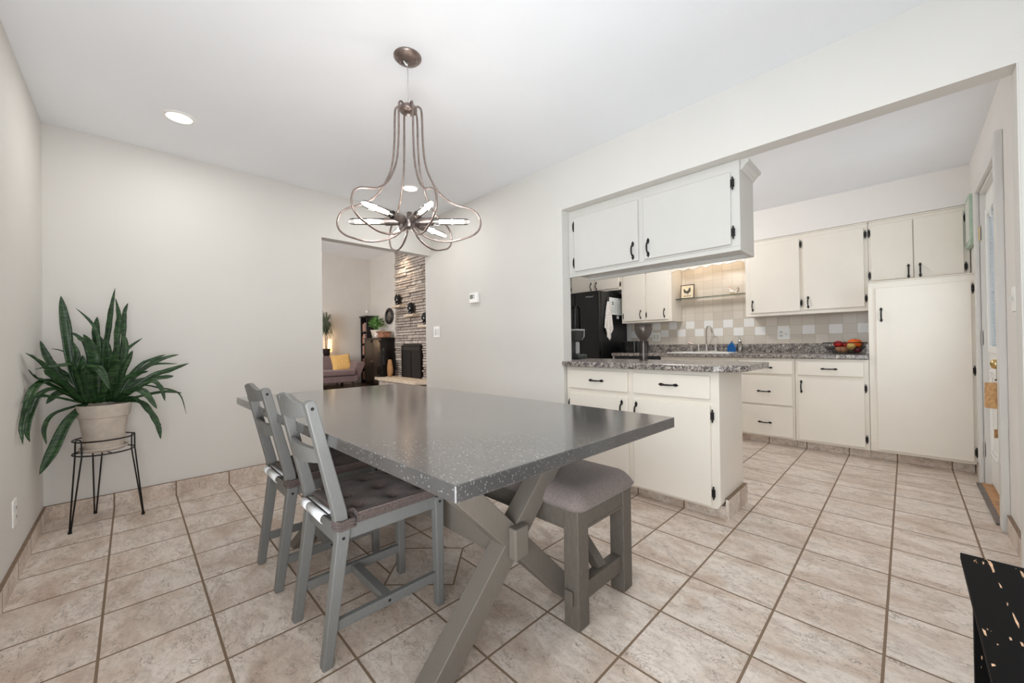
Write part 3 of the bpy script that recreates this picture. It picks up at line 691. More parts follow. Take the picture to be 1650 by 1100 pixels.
def text(name, s, size, mat, parent, loc, rot, ext=.0006):
    cu = bpy.data.curves.new(name, 'FONT'); cu.body = s; cu.size = size; cu.extrude = ext; cu.align_x = 'CENTER'; cu.align_y = 'CENTER'
    tmp = bpy.data.objects.new(name+'_tmp', cu); COL.objects.link(tmp)
    dg = bpy.context.evaluated_depsgraph_get(); me = bpy.data.meshes.new_from_object(tmp.evaluated_get(dg))
    bpy.data.objects.remove(tmp); bpy.data.curves.remove(cu)
    me.name = name; me.materials.clear(); me.materials.append(mat); o = bpy.data.objects.new(name, me); COL.objects.link(o)
    o.parent = parent; o.location = Vector(loc)-root_loc(parent); o.rotation_euler = rot; return o
text('logo', 'Whirlpool', .03, M['silverp'], dR, (.703, 2.034, 1.665), (PI/2, 0, 0))
# hook, towel and papers on its side
b = MB(); b.box(FX, FX+.006, 2.235, 2.255, 1.60, 1.655); b.tube([(FX+.006, 2.245, 1.61), (FX+.022, 2.245, 1.60), (FX+.024, 2.245, 1.615)], .003, 6)
tag(build('magnetic_hook', b, M['blackp']), 'black magnetic hook on the refrigerator side holding the towel', 'hook')
def towel():
    b = MB(); n, mR = 14, 22; V = []
    for j in range(mR+1):
        tt = j/mR; z = 1.60-.50*tt
        wd = .018+.085*min(1, (tt*1.45))**.8 if tt < .72 else None
        row = []
        for i in range(n+1):
            s = i/n*2-1
            if tt < .72: yy = 2.245+s*wd; zz = z
            else:
                yy = 2.245+s*.103*(1-.0*tt); zz = 1.24-(1-abs(s-.05))*.16*(tt-.72)/.28-.06*(tt-.72)*(1-abs(s))
            fold = .010*math.sin(s*7+.6)*min(1, tt*2+.2)+.006*math.sin(s*15+tt*3)
            row.append(b.b.verts.new((FX+.016+fold, yy+.010*tt, zz)))
        V.append(row)
    for j in range(mR):
        for i in range(n): b.b.faces.new((V[j][i], V[j][i+1], V[j+1][i+1], V[j+1][i]))
    return b
o = build('towel', towel(), fabric('white_waffle_towel', (226, 218, 214), 200), smooth=True); md = o.modifiers.new('thick', 'SOLIDIFY'); md.thickness = .004
tag(o, 'white cotton towel hanging to a point from the refrigerator side', 'towel')
paper = plain('calendar_paper', (232, 234, 232), .6)
cal = thing('wall_calendar', (FX+.001, 2.47, 1.42), 'white printed calendar sheets stuck on the refrigerator side', 'paper')
b = MB(); b.box(FX, FX+.002, 2.30, 2.46, 1.43, 1.665); b.box(FX, FX+.003, 2.462, 2.62, 1.43, 1.665); build('sheet', b, paper, cal)
ink = plain('print_ink', (112, 118, 118), .7)
b = MB()
for (y0, y1) in ((2.31, 2.45), (2.47, 2.61)):
    for k in range(5): b.box(FX+.002, FX+.0036, y0, y1, 1.46+k*.035, 1.461+k*.035)
    for k in range(5): b.box(FX+.002, FX+.0036, y0+k*(y1-y0)/4, y0+k*(y1-y0)/4+.0012, 1.455, 1.60)
    for k in range(12):
        yy_, zz_ = y0+.006+random.random()*.11, 1.462+random.random()*.13; b.box(FX+.002, FX+.0036, yy_, yy_+.012, zz_, zz_+.004)
build('print', b, ink, cal)
for (y, z) in ((2.38, 1.60), (2.385, 1.575), (2.55, 1.65)):
    b = MB(); b.cyl((FX+.002, y, z), (FX+.009, y, z), .009, seg=14); build('magnet', b, M['blackp'], cal)
nt_ = thing('note_paper', (FX+.001, 2.52, 1.38), 'small white note with a black clip below the calendar', 'paper')
b = MB(); b.box(FX, FX+.002, 2.49, 2.545, 1.375, 1.42); build('sheet', b, paper, nt_)
b = MB(); b.box(FX+.002, FX+.005, 2.50, 2.535, 1.408, 1.413); build('clip', b, M['blackp'], nt_)
# microwave-like toaster oven
mw = thing('toaster_oven', (1.07, 2.50, .905), 'glossy black toaster oven on the back counter beside the refrigerator', 'toaster oven')
b = MB(); b.box(.96, 1.205, 2.40, 2.70, .912, 1.058); build('body', b, M['blackp'], mw, bev=.004)
b = MB(); b.box(.965, 1.150, 2.393, 2.401, .918, 1.052); build('door', b, M['black'], mw, bev=.002)
b = MB(); b.box(1.153, 1.157, 2.392, 2.401, .915, 1.055); build('chrome_strip', b, M['silverp'], mw)
b = MB(); b.box(1.159, 1.203, 2.395, 2.401, .918, 1.052); build('control_panel', b, M['black'], mw, bev=.002)
b = MB()
for x in (.98, 1.18):
    for y in (2.43, 2.67): b.cyl((x, y, .905), (x, y, .913), .01, seg=10)
build('foot', b, M['blackp'], mw)
# coffee maker on the peninsula
cm = thing('coffee_maker', (1.62, .40, .905), 'black coffee maker with silver trim at the left end of the peninsula', 'coffee maker')
bk = M['blackp']
b = MB(); b.box(1.54, 1.738, .335, .465, .905, .945); build('base', b, plain('dark_green_grey', (40, 50, 50), .3), cm, bev=.010)
b = MB(); b.box(1.54, 1.655, .345, .455, .94, 1.07); build('column', b, bk, cm, bev=.004)
b = MB(); b.prism([(1.54, 1.06), (1.685, 1.06), (1.700, 1.075), (1.714, 1.150), (1.54, 1.150)], 'y', .34, .46); build('brew_head', b, bk, cm, bev=.006)
b = MB(); b.box(1.54, 1.718, .338, .462, 1.150, 1.163); build('lid_trim', b, M['silverp'], cm, bev=.003)
b = MB(); b.tube([(1.718, .45, 1.150), (1.716, .45, 1.10), (1.695, .45, 1.072)], .004, 8); build('side_trim', b, M['silverp'], cm, smooth=True)
b = MB(); b.box(1.656, 1.668, .40, .452, .95, 1.055); build('water_gauge', b, M['silverp'], cm, bev=.003)
# smoky goblet vase
vz = NT('smoky_glass'); vz.n.remove(vz.bs); tr = vz.node('ShaderNodeBsdfTransparent'); tr.inputs[0].default_value = (.52, .49, .48, 1)
df = vz.node('ShaderNodeBsdfGlossy'); df.inputs['Roughness'].default_value = .25; df.inputs['Color'].default_value = (.5, .45, .43, 1); mx = vz.node('ShaderNodeMixShader'); mx.inputs[0].default_value = .12
vz.t.links.new(tr.outputs[0], mx.inputs[1]); vz.t.links.new(df.outputs[0], mx.inputs[2]); vz.t.links.new(mx.outputs[0], vz.n['Material Output'].inputs[0])
b = MB(); b.lathe([(0, 0), (.033, 0), (.033, .004), (.031, .06), (.029, .10), (.026, .155), (.028, .160), (.045, .18), (.058, .205), (.062, .235), (.062, .275), (.060, .275)], (2.29, .40, .905), 40)
tag(build('goblet_vase', b, vz.m, smooth=True), 'tall translucent smoky goblet vase standing on the peninsula counter', 'vase')
# fruit basket
fb = thing('fruit_basket', (3.27, 2.50, .905), 'black wire fruit basket on the back counter beside the pantry', 'basket')
b = MB()
for k in range(7):
    z = .912+.010*k; r = .078+.0085*k
    b.tube([(3.27+r*1.15*math.cos(a), 2.50+r*math.sin(a), z) for a in [j*2*PI/36 for j in range(36)]], .0016, 6, closed=True)
for j in range(22):
    a = j*2*PI/22; b.tube([(3.27+.07*1.15*math.cos(a), 2.50+.07*math.sin(a), .907), (3.27+.10*1.15*math.cos(a), 2.50+.10*math.sin(a), .925), (3.27+.132*1.15*math.cos(a), 2.50+.132*math.sin(a), .978)], .0014, 5)
build('wire_bowl', b, M['iron'], fb, smooth=True)
b = MB(); b.tube([(3.27+.140*1.15*math.cos(a), 2.50+.140*math.sin(a), 1.012) for a in [j*2*PI/40 for j in range(40)]], .004, 8, closed=True)
for j in range(8):
    a = j*2*PI/8+.2; b.tube([(3.27+.132*1.15*math.cos(a), 2.50+.132*math.sin(a), .976), (3.27+.140*1.15*math.cos(a), 2.50+.140*math.sin(a), 1.012)], .0018, 5)
build('rim', b, M['iron'], fb, smooth=True)
def fruit(name, c_, r, sc, col, label, cat, var=.12, stem=True):
    th = thing(name, (c_[0], c_[1], c_[2]-r*sc[2]), label, cat, None)
    b = MB(); b.lathe([(0, -.90*r), (.30*r, -.95*r), (.62*r, -.78*r), (.9*r, -.38*r), (r, .06*r), (.9*r, .48*r), (.62*r, .82*r), (.28*r, .95*r), (.0, .86*r)], (0, 0, 0), 28, Matrix.Translation(c_) @ Matrix.Diagonal((*sc, 1)))
    build('flesh', b, plain(name+'_skin', col, .42, var=var, scale=26), th, smooth=True)
    if stem:
        b = MB(); b.cyl((c_[0], c_[1], c_[2]+r*sc[2]*.8), (c_[0]+.002, c_[1], c_[2]+r*sc[2]+.006), .0022, .0016, 8); build('stem', b, M['soil'], th)
fruit('pumpkin', (3.345, 2.49, 1.003), .052, (1.1, 1, .86), (226, 104, 32), 'large orange squash on top of the fruit in the wire basket', 'squash')
fruit('onion', (3.325, 2.425, .975), .034, (1, 1, 1), (206, 172, 96), 'round yellow onion at the front of the wire basket', 'onion')
fruit('apple', (3.225, 2.50, 1.000), .036, (1, 1, .85), (176, 32, 34), 'red apple on the left in the wire basket', 'apple')
fruit('apple', (3.27, 2.56, .990), .034, (1, 1, .9), (186, 60, 40), 'red apple at the back of the wire basket', 'apple')
fruit('sweet_potato', (3.255, 2.445, .947), .030, (1.7, 1, .95), (196, 140, 100), 'tan sweet potato low in the wire basket', 'sweet potato', stem=False)
fruit('plum', (3.365, 2.44, .945), .026, (1.2, 1, 1), (96, 26, 38), 'dark red plum at the right of the wire basket', 'plum')
# =================================================================== DINING ROOM
# table: grey zinc-like top on two crossed trestles
TL = Vector((2.03, -1.41, 0))
tb = thing('dining_table', TL, 'large grey speckled dining table on crossed trestle legs', 'table')
q = [(3.047, -1.906), (3.072, -.915), (1.030, -.925), (1.006, -1.943)]
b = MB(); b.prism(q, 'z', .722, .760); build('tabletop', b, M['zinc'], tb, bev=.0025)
def trestle(x0, x1, sgn, last):
    w_ = .078; yc, zc, hz = -1.391, .334, .334
    def arm(s):
        b = MB(); b.bar((0, -.334*s*1.0, 0), (0, .362*s, .722), .07, w_, side=(1, 0, 0)); return b
    # arm polygons in the y-z plane (cut flat at floor and table)
    d = .0555
    for s, xa, xb in ((1, x0, x1), (-1, x0+.0008, x1-.0008)):
        lo, hi = yc-s*.334, yc+s*.376
        poly = [(lo-d, 0), (lo+d, 0), (hi+d, .7215), (hi-d, .7215)]
        b = MB(); b.prism(poly, 'x', xa, xb); build('leg', b, M['taupe'], tb, bev=.003)
    b = MB(); b.box(min(x0, x1)-.0, max(x0, x1), yc-.44, yc+.44, .690, .7215); build('top_cleat', b, M['taupe'], tb, bev=.003)
trestle(2.625, 2.70, 1, 0); trestle(1.375, 1.45, -1, 1)
b = MB(); b.box(1.45, 2.625, -1.425, -1.357, .272, .392); build('stretcher', b, M['taupe'], tb, bev=.003)
for x0, x1 in ((2.70, 2.738), (1.337, 1.375)):
    b = MB(); b.box(x0, x1, -1.432, -1.365, .292, .402); build('tenon_block', b, M['taupe'], tb, bev=.006)

# chairs
def chair(label):
    r = thing('dining_chair', (0, 0, 0), label, 'chair', None)
    g = M['grey']; Wd = .1725; t_ = .035
    def prof(z):   # rear face y of the rear post
        if z < .44: return -.245+(.052*(z/.44))
        return -.193-.100*((z-.44)/.44)**1.0
    def depth(z): return .032+.012*min(z, .44)/.44 if z < .44 else .044-.010*(z-.44)/.44
    for s in (-1, 1):
        x0, x1 = (s*Wd-(t_ if s > 0 else 0)), (s*Wd+(t_ if s < 0 else 0))
        zs = [0, .15, .3, .42, .50, .6, .7, .8, .862]
        A = [(prof(z), z) for z in zs]; B = [(prof(z)+depth(z), z) for z in zs]
        top_ = [(A[-1][0]+.010, .870), (B[-1][0]-.008, .873)]
        b = MB(); b.prism(A+top_+B[::-1], 'x', x0, x1); o = build('rear_leg', b, g, r, bev=.004, local=True)
        for z in (.405, .846):
            bb = MB(); yy = prof(z)+depth(z)/2; xx = s*(Wd+.0004); bb.cyl((xx-s*.002, yy, z), (xx, yy, z), .0055, seg=14); build('bolt', bb, M['dark'], o, local=True)
        b = MB(); x0f, x1f = (s*Wd-(t_ if s > 0 else 0)), (s*Wd+(t_ if s < 0 else 0))
        b.prism([(.190, 0), (.218, 0), (.222, .437), (.183, .437)], 'x', x0f, x1f); o = build('front_leg', b, g, r, bev=.004, local=True)
        bb = MB(); xx = s*(Wd+.0004); bb.cyl((xx-s*.002, .203, .418), (xx, .203, .418), .0055, seg=14); build('bolt', bb, M['dark'], o, local=True)
        xi0, xi1 = (s*(Wd-.010)-.022*(s > 0), s*(Wd-.010)+.022*(s < 0))
        b = MB(); b.box(xi0, xi1, -.155, .19, .392, .441); build('seat_rail', b, g, r, bev=.003, local=True)
        b = MB(); b.box(xi0, xi1, -.195, .195, .102, .136); o = build('side_stretcher', b, g, r, bev=.003, local=True)
        bb = MB(); xx = s*(Wd-.010)+s*.0004; bb.cyl((xx-s*.002, -.010, .119), (xx, -.010, .119), .0055, seg=14); build('bolt', bb, M['dark'], o, local=True)
    b = MB(); b.box(-.145, .145, .192, .214, .385, .437); build('front_rail', b, g, r, bev=.003, local=True)
    b = MB(); b.box(-.140, .140, -.186, -.164, .372, .436); build('rear_rail', b, g, r, bev=.003, local=True)
    b = MB(); b.box(-.141, .141, -.027, .007, .104, .134); build('cross_stretcher', b, g, r, bev=.003, local=True)
    b = MB(); b.box(-.160, .160, -.165, .215, .436, .446); build('seat', b, g, r, bev=.002, local=True)
    def slat(z0, z1, crest):
        b = MB(); n = 20; V = []
        for i in range(n+1):
            s = i/n*2-1; x = s*.1385; bow = -.020*(1-s*s)
            zt = z1+((.022*(.5+.5*math.cos(min(1, abs(s)/.78)*PI))-.006) if crest else .004*(1-s*s))
            zb = z0-(.014*(1-s*s) if crest else .010*(1-s*s))
            y0, y1 = prof((z0+z1)/2)+.006+bow, prof((z0+z1)/2)+.026+bow
            V.append([b.b.verts.new(p_) for p_ in ((x, y0, zb), (x, y1, zb), (x, y1-.006, zt), (x, y0-.006, zt))])
        for A, B in zip(V, V[1:]):
            for k in range(4): b.b.faces.new((A[k], A[(k+1) % 4], B[(k+1) % 4], B[k]))
        b.b.faces.new(V[0]); b.b.faces.new(V[-1][::-1]); return b
    build('crest_rail', slat(.818, .868, True), g, r, bev=.003, local=True)
    build('back_slat', slat(.662, .706, False), g, r, bev=.003, local=True)
    return r
ch1 = chair('grey painted wooden chair nearest the camera, pushed under the table')
ch2 = copy_tree(ch1); ch2['label'] = 'grey painted wooden chair behind the nearest one, farther along the table'
ch1.location = (2.196, -1.694, 0); ch2.location = (1.634, -1.696, 0)
for o in (ch1, ch2): o['group'] = 'grey chairs along the table'

def cushion(label):
    r = thing('seat_cushion', (0, 0, .447), label, 'cushion')
    n = 44; x0, x1, y0, y1 = -.182, .182, -.178, .232
    tufts = [(u, v) for u in (-.115, 0, .115) for v in (-.10, .03, .15)]
    b = MB(); T, Bm = [], []
    for j in range(n+1):
        rt, rb = [], []
        for i in range(n+1):
            u = i/n; v = j/n; x = x0+(x1-x0)*u; y = y0+(y1-y0)*v
            # rear corners are cut out around the chair posts
            ed = min(u, 1-u, v, 1-v)
            h = .034+.009*min(1, ed*6)
            for (tx, ty) in tufts:
                d2 = math.hypot(x-tx, y-ty); h -= .026*math.exp(-(d2/.017)**2)+.013*math.exp(-(d2/.042)**2)
            h += .0018*math.sin(x*70+1)*math.sin(y*60)
            if y < -.128 and abs(x) > .130: y = -.128+(y+.128)*.05
            rt.append(b.b.verts.new((x, y, h))); rb.append(b.b.verts.new((x, y, .0)))
        T.append(rt); Bm.append(rb)
    for j in range(n):
        for i in range(n):
            b.b.faces.new((T[j][i], T[j][i+1], T[j+1][i+1], T[j+1][i])); b.b.faces.new((Bm[j][i], Bm[j+1][i], Bm[j+1][i+1], Bm[j][i+1]))
    fs = []
    for k in range(n):
        for a, c_ in (((0, k), (0, k+1)), ((n, k+1), (n, k)), ((k+1, 0), (k, 0)), ((k, n), (k+1, n))):
            f_ = b.b.faces.new((T[a[0]][a[1]], Bm[a[0]][a[1]], Bm[c_[0]][c_[1]], T[c_[0]][c_[1]])); f_.material_index = 1
    o = build('pad', b, [M['cush'], M['cushedge']], r, local=True, smooth=True)
    # piping line around the top edge
    b = MB(); e = .001; P_ = [(x0-e, -.128, .033), (x0-e, y1+e, .033), (x1+e, y1+e, .033), (x1+e, -.128, .033)]
    b.tube(P_, .0028, 6); build('piping', b, M['cush'], r, local=True, smooth=True)
    for s in (-1, 1):
        cx_, cy_ = s*.155, -.168
        b = MB()
        for k in range(3):
            z = -.008+k*.011
            pts = []
            for a in range(24):
                th_ = a*2*PI/24; cx2, sx2 = math.cos(th_), math.sin(th_)
                px2 = math.copysign(abs(cx2)**.35, cx2)*.0245; py2 = math.copysign(abs(sx2)**.35, sx2)*.0300
                pts.append((cx_+px2, cy_+py2, z+.002*math.sin(a)))
            b.tube(pts, [.0062]*24, 6, closed=True)
        build('tie', b, M['cushedge'], r, local=True, smooth=True)
    b = MB()
    pr_ = []
    for k in range(9):
        a = -1.2+k*3.6/8; pr_.append((-.214-.014*math.cos(a), .014+.017*math.sin(a)))
    for off, (xa, xb) in enumerate(((-.105, -.045), (-.040, .105))):
        V = []
        for x in (xa, xb):
            V.append([b.b.verts.new((x, yy, zz-(.0 if off else .0))) for yy, zz in pr_])
        for k in range(len(pr_)-1): b.b.faces.new((V[0][k], V[0][k+1], V[1][k+1], V[1][k]))
    b.quad((-.105, -.20, .028), (.105, -.20, .028), (.105, -.174, .020), (-.105, -.174, .020))
    o = build('care_tag', b, M['tag'], r, local=True, smooth=True); md = o.modifiers.new('t', 'SOLIDIFY'); md.thickness = .0012
    return r
cu1 = cushion('brown tufted cushion tied to the chair nearest the camera')
cu2 = copy_tree(cu1); cu2['label'] = 'brown tufted cushion tied to the farther chair'
cu1.location = (2.196, -1.694, .447); cu2.location = (1.634, -1.696, .447)
for o in (cu1, cu2): o['group'] = 'tufted seat cushions'

# bench behind the table
bn = thing('upholstered_bench', (2.15, -1.035, 0), 'grey brown bench with padded fabric seat on the kitchen side of the table', 'bench')
g = M['taupe2']; bx0, bx1, by0, by1 = 1.40, 2.85, -1.228, -.842
for x in (bx0, bx1-.067):
    for y in (by0, by1-.067):
        b = MB(); b.box(x, x+.067, y, y+.067, 0, .438); build('leg', b, g, bn, bev=.005)
for y in (by0+.006, by1-.028):
    b = MB(); b.box(bx0+.067, bx1-.067, y, y+.022, .352, .436); b.box(bx0+.067, bx1-.067, y-.002, y+.024, .352, .362); build('apron', b, g, bn, bev=.002)
for x in (bx0+.006, bx1-.028):
    b = MB(); b.box(x, x+.022, by0+.067, by1-.067, .362, .436); b.box(x-.002, x+.024, by0+.067, by1-.067, .352, .364); build('apron', b, g, bn, bev=.002)
for x, s in ((bx0+.012, 1), (bx1-.057, -1)):
    b = MB(); b.box(x, x+.045, by0+.067, by1-.067, .085, .150); build('end_stretcher', b, g, bn, bev=.003)
    xx = x+.022; b = MB(); b.bar((xx+s*.0, -1.035, .145), (xx+s*.22, -1.035, .372), .045, .040, side=(0, 1, 0)); build('brace', b, g, bn, bev=.003)
    for y0_, y1_ in ((by0-.014, by0), (by1, by1+.014)):
        b = MB(); b.box(x+.0, x+.036, y0_, y1_, .088, .142); build('tenon', b, g, bn, bev=.004)
def pad(x0, x1, y0, y1, z0, h):
    b = MB(); nx, ny = 96, 28; T, B = [], []
    for j in range(ny+1):
        rt, rb = [], []
        for i in range(nx+1):
            u, v = i/nx*2-1, j/ny*2-1
            def e(a, w_): d = (1-abs(a))*w_; return 1-max(0, 1-d/.075)**2.4
            hh = h*(.24+.76*(max(0, e(u, (x1-x0)/2))*max(0, e(v, (y1-y0)/2)))**.8)
            X, Y = u*(x1-x0)/2, v*(y1-y0)/2; RX, RY, R0 = (x1-x0)/2, (y1-y0)/2, .045
            ex, ey = abs(X)-(RX-R0), abs(Y)-(RY-R0)
            if ex > 0 and ey > 0:
                k_ = max(ex, ey)/math.hypot(ex, ey); X = math.copysign(RX-R0+ex*k_, X); Y = math.copysign(RY-R0+ey*k_, Y)
            rt.append(b.b.verts.new(((x0+x1)/2+X, (y0+y1)/2+Y, z0+hh)))
            rb.append(b.b.verts.new(((x0+x1)/2+X*(1-.012/RX), (y0+y1)/2+Y*(1-.012/RY), z0)))
        T.append(rt); B.append(rb)
    for j in range(ny):
        for i in range(nx):
            b.b.faces.new((T[j][i], T[j][i+1], T[j+1][i+1], T[j+1][i])); b.b.faces.new((B[j][i], B[j+1][i], B[j+1][i+1], B[j][i+1]))
    for k in range(nx): b.b.faces.new((T[0][k], B[0][k], B[0][k+1], T[0][k+1])); b.b.faces.new((T[ny][k+1], B[ny][k+1], B[ny][k], T[ny][k]))
    for k in range(ny): b.b.faces.new((T[k+1][0], B[k+1][0], B[k][0], T[k][0])); b.b.faces.new((T[k][nx], B[k][nx], B[k+1][nx], T[k+1][nx]))
    return b
build('seat', pad(bx0-.02, bx1+.022, by0-.018, by1+.018, .430, .074), M['seatfab'], bn, smooth=True)

# chandelier ------------------------------------------------------------------------------
HX, HY, HZ = 2.011, -1.406, 1.641
cl = thing('chandelier', (HX, HY, H), 'bronze wire chandelier with six tube bulbs hanging over the dining table', 'chandelier')
b = MB(); b.lathe([(0, H-.022), (.03, H-.020), (.058, H-.012), (.066, H-.004), (.066, H)], (HX, HY, 0), 40); cp = build('canopy', b, M['bronze'], cl, smooth=True)
b = MB()
for dx, dy in ((.03, .03), (-.03, -.02)): b.cyl((HX+dx, HY+dy, H-.028), (HX+dx, HY+dy, H-.012), .004, seg=10)
build('screw', b, M['steel'], cp)
b = MB(); b.tube([(HX-.012, HY-.015, H-.018), (HX-.006, HY-.006, H-.035), (HX, HY, H-.04)], .0045, 8); build('cable_grip', b, M['white'], cp, smooth=True)
b = MB(); b.tube([(HX, HY, H-.02), (HX+.003, HY-.002, 2.34), (HX-.002, HY+.001, 2.27), (HX, HY, 2.19)], .0022, 6); build('cable', b, plain('clear_cord', (190, 188, 184), .4), cl, smooth=True)
b = MB(); b.lathe([(0, 2.172), (.040, 2.174), (.042, 2.180), (.042, 2.192), (.038, 2.196), (0, 2.198)], (HX, HY, 0), 32); build('top_collar', b, M['bronze'], cl, smooth=True)
b = MB(); b.lathe([(0, HZ-.035), (.018, HZ-.033), (.024, HZ-.026), (.024, HZ-.008), (.030, HZ-.004), (.030, HZ+.012), (.016, HZ+.02), (.012, HZ+.045), (0, HZ+.048)], (HX, HY, 0), 24); build('hub', b, M['bronzed'], cl, smooth=True)
PR = [(.030, 2.187), (.040, 2.198), (.052, 2.197), (.063, 2.180), (.066, 2.12), (.067, 2.05), (.073, 1.96), (.084, 1.90), (.102, 1.852), (.128, 1.803), (.160, 1.764), (.205, 1.732), (.250, 1.716), (.296, 1.702), (.328, 1.678), (.342, 1.640), (.334, 1.603), (.305, 1.576), (.262, 1.560), (.205, 1.545), (.150, 1.546), (.105, 1.556), (.065, 1.575), (.042, 1.595), (.026, 1.618)]
def catmull(P, k=4):
    out = []; P = [Vector(p_) for p_ in P]
    for i in range(len(P)-1):
        p0, p1, p2, p3 = P[max(i-1, 0)], P[i], P[i+1], P[min(i+2, len(P)-1)]
        for j in range(k):
            t_ = j/k; out.append(.5*((2*p1)+(-p0+p2)*t_+(2*p0-5*p1+4*p2-p3)*t_*t_+(-p0+3*p1-3*p2+p3)*t_**3))
    out.append(P[-1]); return out
PRs = catmull([(r, 0, z) for r, z in PR], 3)
for k in range(6):
    a = math.radians(-71.4+60*k); ca, sa = math.cos(a), math.sin(a)
    b = MB(); b.tube([(HX+p_.x*ca, HY+p_.x*sa, p_.z) for p_ in PRs], .0048, 8); build('arm', b, M['bronze'], cl, smooth=True)
    def P3(r, dz=0): return (HX+r*ca, HY+r*sa, HZ+dz)
    b = MB(); b.cyl(P3(.026), P3(.050), .010, seg=16); b.cyl(P3(.048), P3(.116), .0195, seg=24, caps=False); b.cyl(P3(.048), P3(.052), .0195, seg=24); so = build('socket', b, M['bronzed'], cl)
    Mb = Matrix.Translation((HX, HY, HZ)) @ Matrix.Rotation(a, 4, 'Z') @ Matrix.Rotation(PI/2, 4, 'Y')
    b = MB(); b.lathe([(0, .060), (.011, .062), (.012, .100), (.0155, .118), (.0155, .265), (.0135, .278), (.008, .287), (0, .290)], m=Mb, seg=22); bu = build('bulb', b, M['bulb'], cl, smooth=True)
    b = MB()
    for j in range(6):
        aj = j*PI/3; b.cyl(Mb @ Vector((.0085*math.cos(aj), .0085*math.sin(aj), .142)), Mb @ Vector((.0085*math.cos(aj+.3), .0085*math.sin(aj+.3), .262)), .0016, seg=6)
    build('filament', b, M['fil'], bu)
    b = MB(); b.cyl(Mb @ Vector((0, 0, .10)), Mb @ Vector((0, 0, .14)), .004, seg=8); build('glass_stem', b, M['white'], bu)
    point('bulb_glow', P3(.20), 1.8, (1.0, .94, .88), .02)

# recessed lights
def can(x, y, label, pw_=5.0):
    r = thing('recessed_light', (x, y, H), label, 'ceiling light')
    b = MB(); b.lathe([(.060, -.0005), (.062, -.006), (.078, -.006), (.082, -.0005)], (x, y, H), 40); build('trim_ring', b, M['white'], r, smooth=True)
    b = MB(); b.lathe([(0, -.0065), (.061, -.0045), (.061, 0), (0, 0)], (x, y, H), 40); build('lens', b, M['lens'], r)
    area('can_glow', (x, y, H-.012), (0, 0, -1), .11, .11, pw_, (1, .99, .97))
can(.625, -2.155, 'round recessed ceiling light near the left wall', 4.5)
can(.615, -.593, 'round recessed ceiling light seen through the chandelier arms')

for (x, y, d_) in ((3.55, -1.35, 'above the camera'), (4.6, -2.0, 'in the far right part of the room near the patio door'), (5.6, -.65, 'in the far right part of the room near the kitchen wall')): can(x, y, 'added unseen recessed ceiling light '+d_, 9.0 if x < 4 else 1.8)  # unseen ceiling lights added to brighten the room from above
# plant stand, saucer and plant ---------------------------------------------------------------
PX, PY = .235, -2.49
st = thing('plant_stand', (PX, PY, 0), 'black wire plant stand with three hairpin legs in the left corner', 'plant stand')
for z in (.505, .425):
    b = MB(); b.tube([(PX+.132*math.cos(a), PY+.132*math.sin(a), z) for a in [j*2*PI/48 for j in range(48)]], .0042, 8, closed=True); build('ring', b, M['iron'], st, smooth=True)
b = MB()
for a in (.3, .3+2*PI/3, .3+4*PI/3): b.tube([(PX, PY, .4245), (PX+.132*math.cos(a), PY+.132*math.sin(a), .4245)], .003, 6)
build('cross_support', b, M['iron'], st)
for (fx_, fy_) in ((.348, -2.623), (.053, -2.538), (.293, -2.321)):
    d = Vector((fx_-PX, fy_-PY, 0)).normalized(); n_ = Vector((-d.y, d.x, 0))
    top_ = Vector((PX, PY, 0))+d*.133
    b = MB(); foot = Vector((fx_, fy_, .008))
    b.tube([foot+n_*.004, top_+n_*.022+Vector((0, 0, .425)), top_+n_*.020+Vector((0, 0, .512)), top_+n_*.010+Vector((0, 0, .519)), top_-n_*.010+Vector((0, 0, .519)), top_-n_*.020+Vector((0, 0, .512)), top_-n_*.022+Vector((0, 0, .425)), foot-n_*.004], .0038, 8)
    lg = build('leg', b, M['iron'], st, smooth=True)
    b = MB(); b.cyl((fx_, fy_, 0), (fx_, fy_, .014), .0085, seg=12); build('foot_cap', b, M['dark'], lg)
b = MB(); b.lathe([(0, 0), (.085, 0), (.104, .012), (.108, .024), (.101, .024), (.096, .012), (.08, .008), (0, .008)], (PX, PY, .431), 48); tag(build('plant_saucer', b, M['terra'], smooth=True), 'pale clay saucer under the snake plant pot', 'saucer')
pl = thing('snake_plant', (PX, PY, .4395), 'large spreading snake plant in a pale clay pot on the black wire stand', 'potted plant')
b = MB(); b.lathe([(0, 0), (.080, 0), (.084, .004), (.106, .195), (.114, .197), (.121, .262), (.122, .270), (.118, .273), (.110, .270), (.106, .245), (.0, .245)], (PX, PY, .4395), 64); build('pot', b, M['terra'], pl, smooth=False, bev=.002)
b = MB(); b.lathe([(0, .252), (.108, .250)], (PX, PY, .4395), 32); build('soil', b, M['soil'], pl)
CAMV = Vector((CX, CY, CZ))
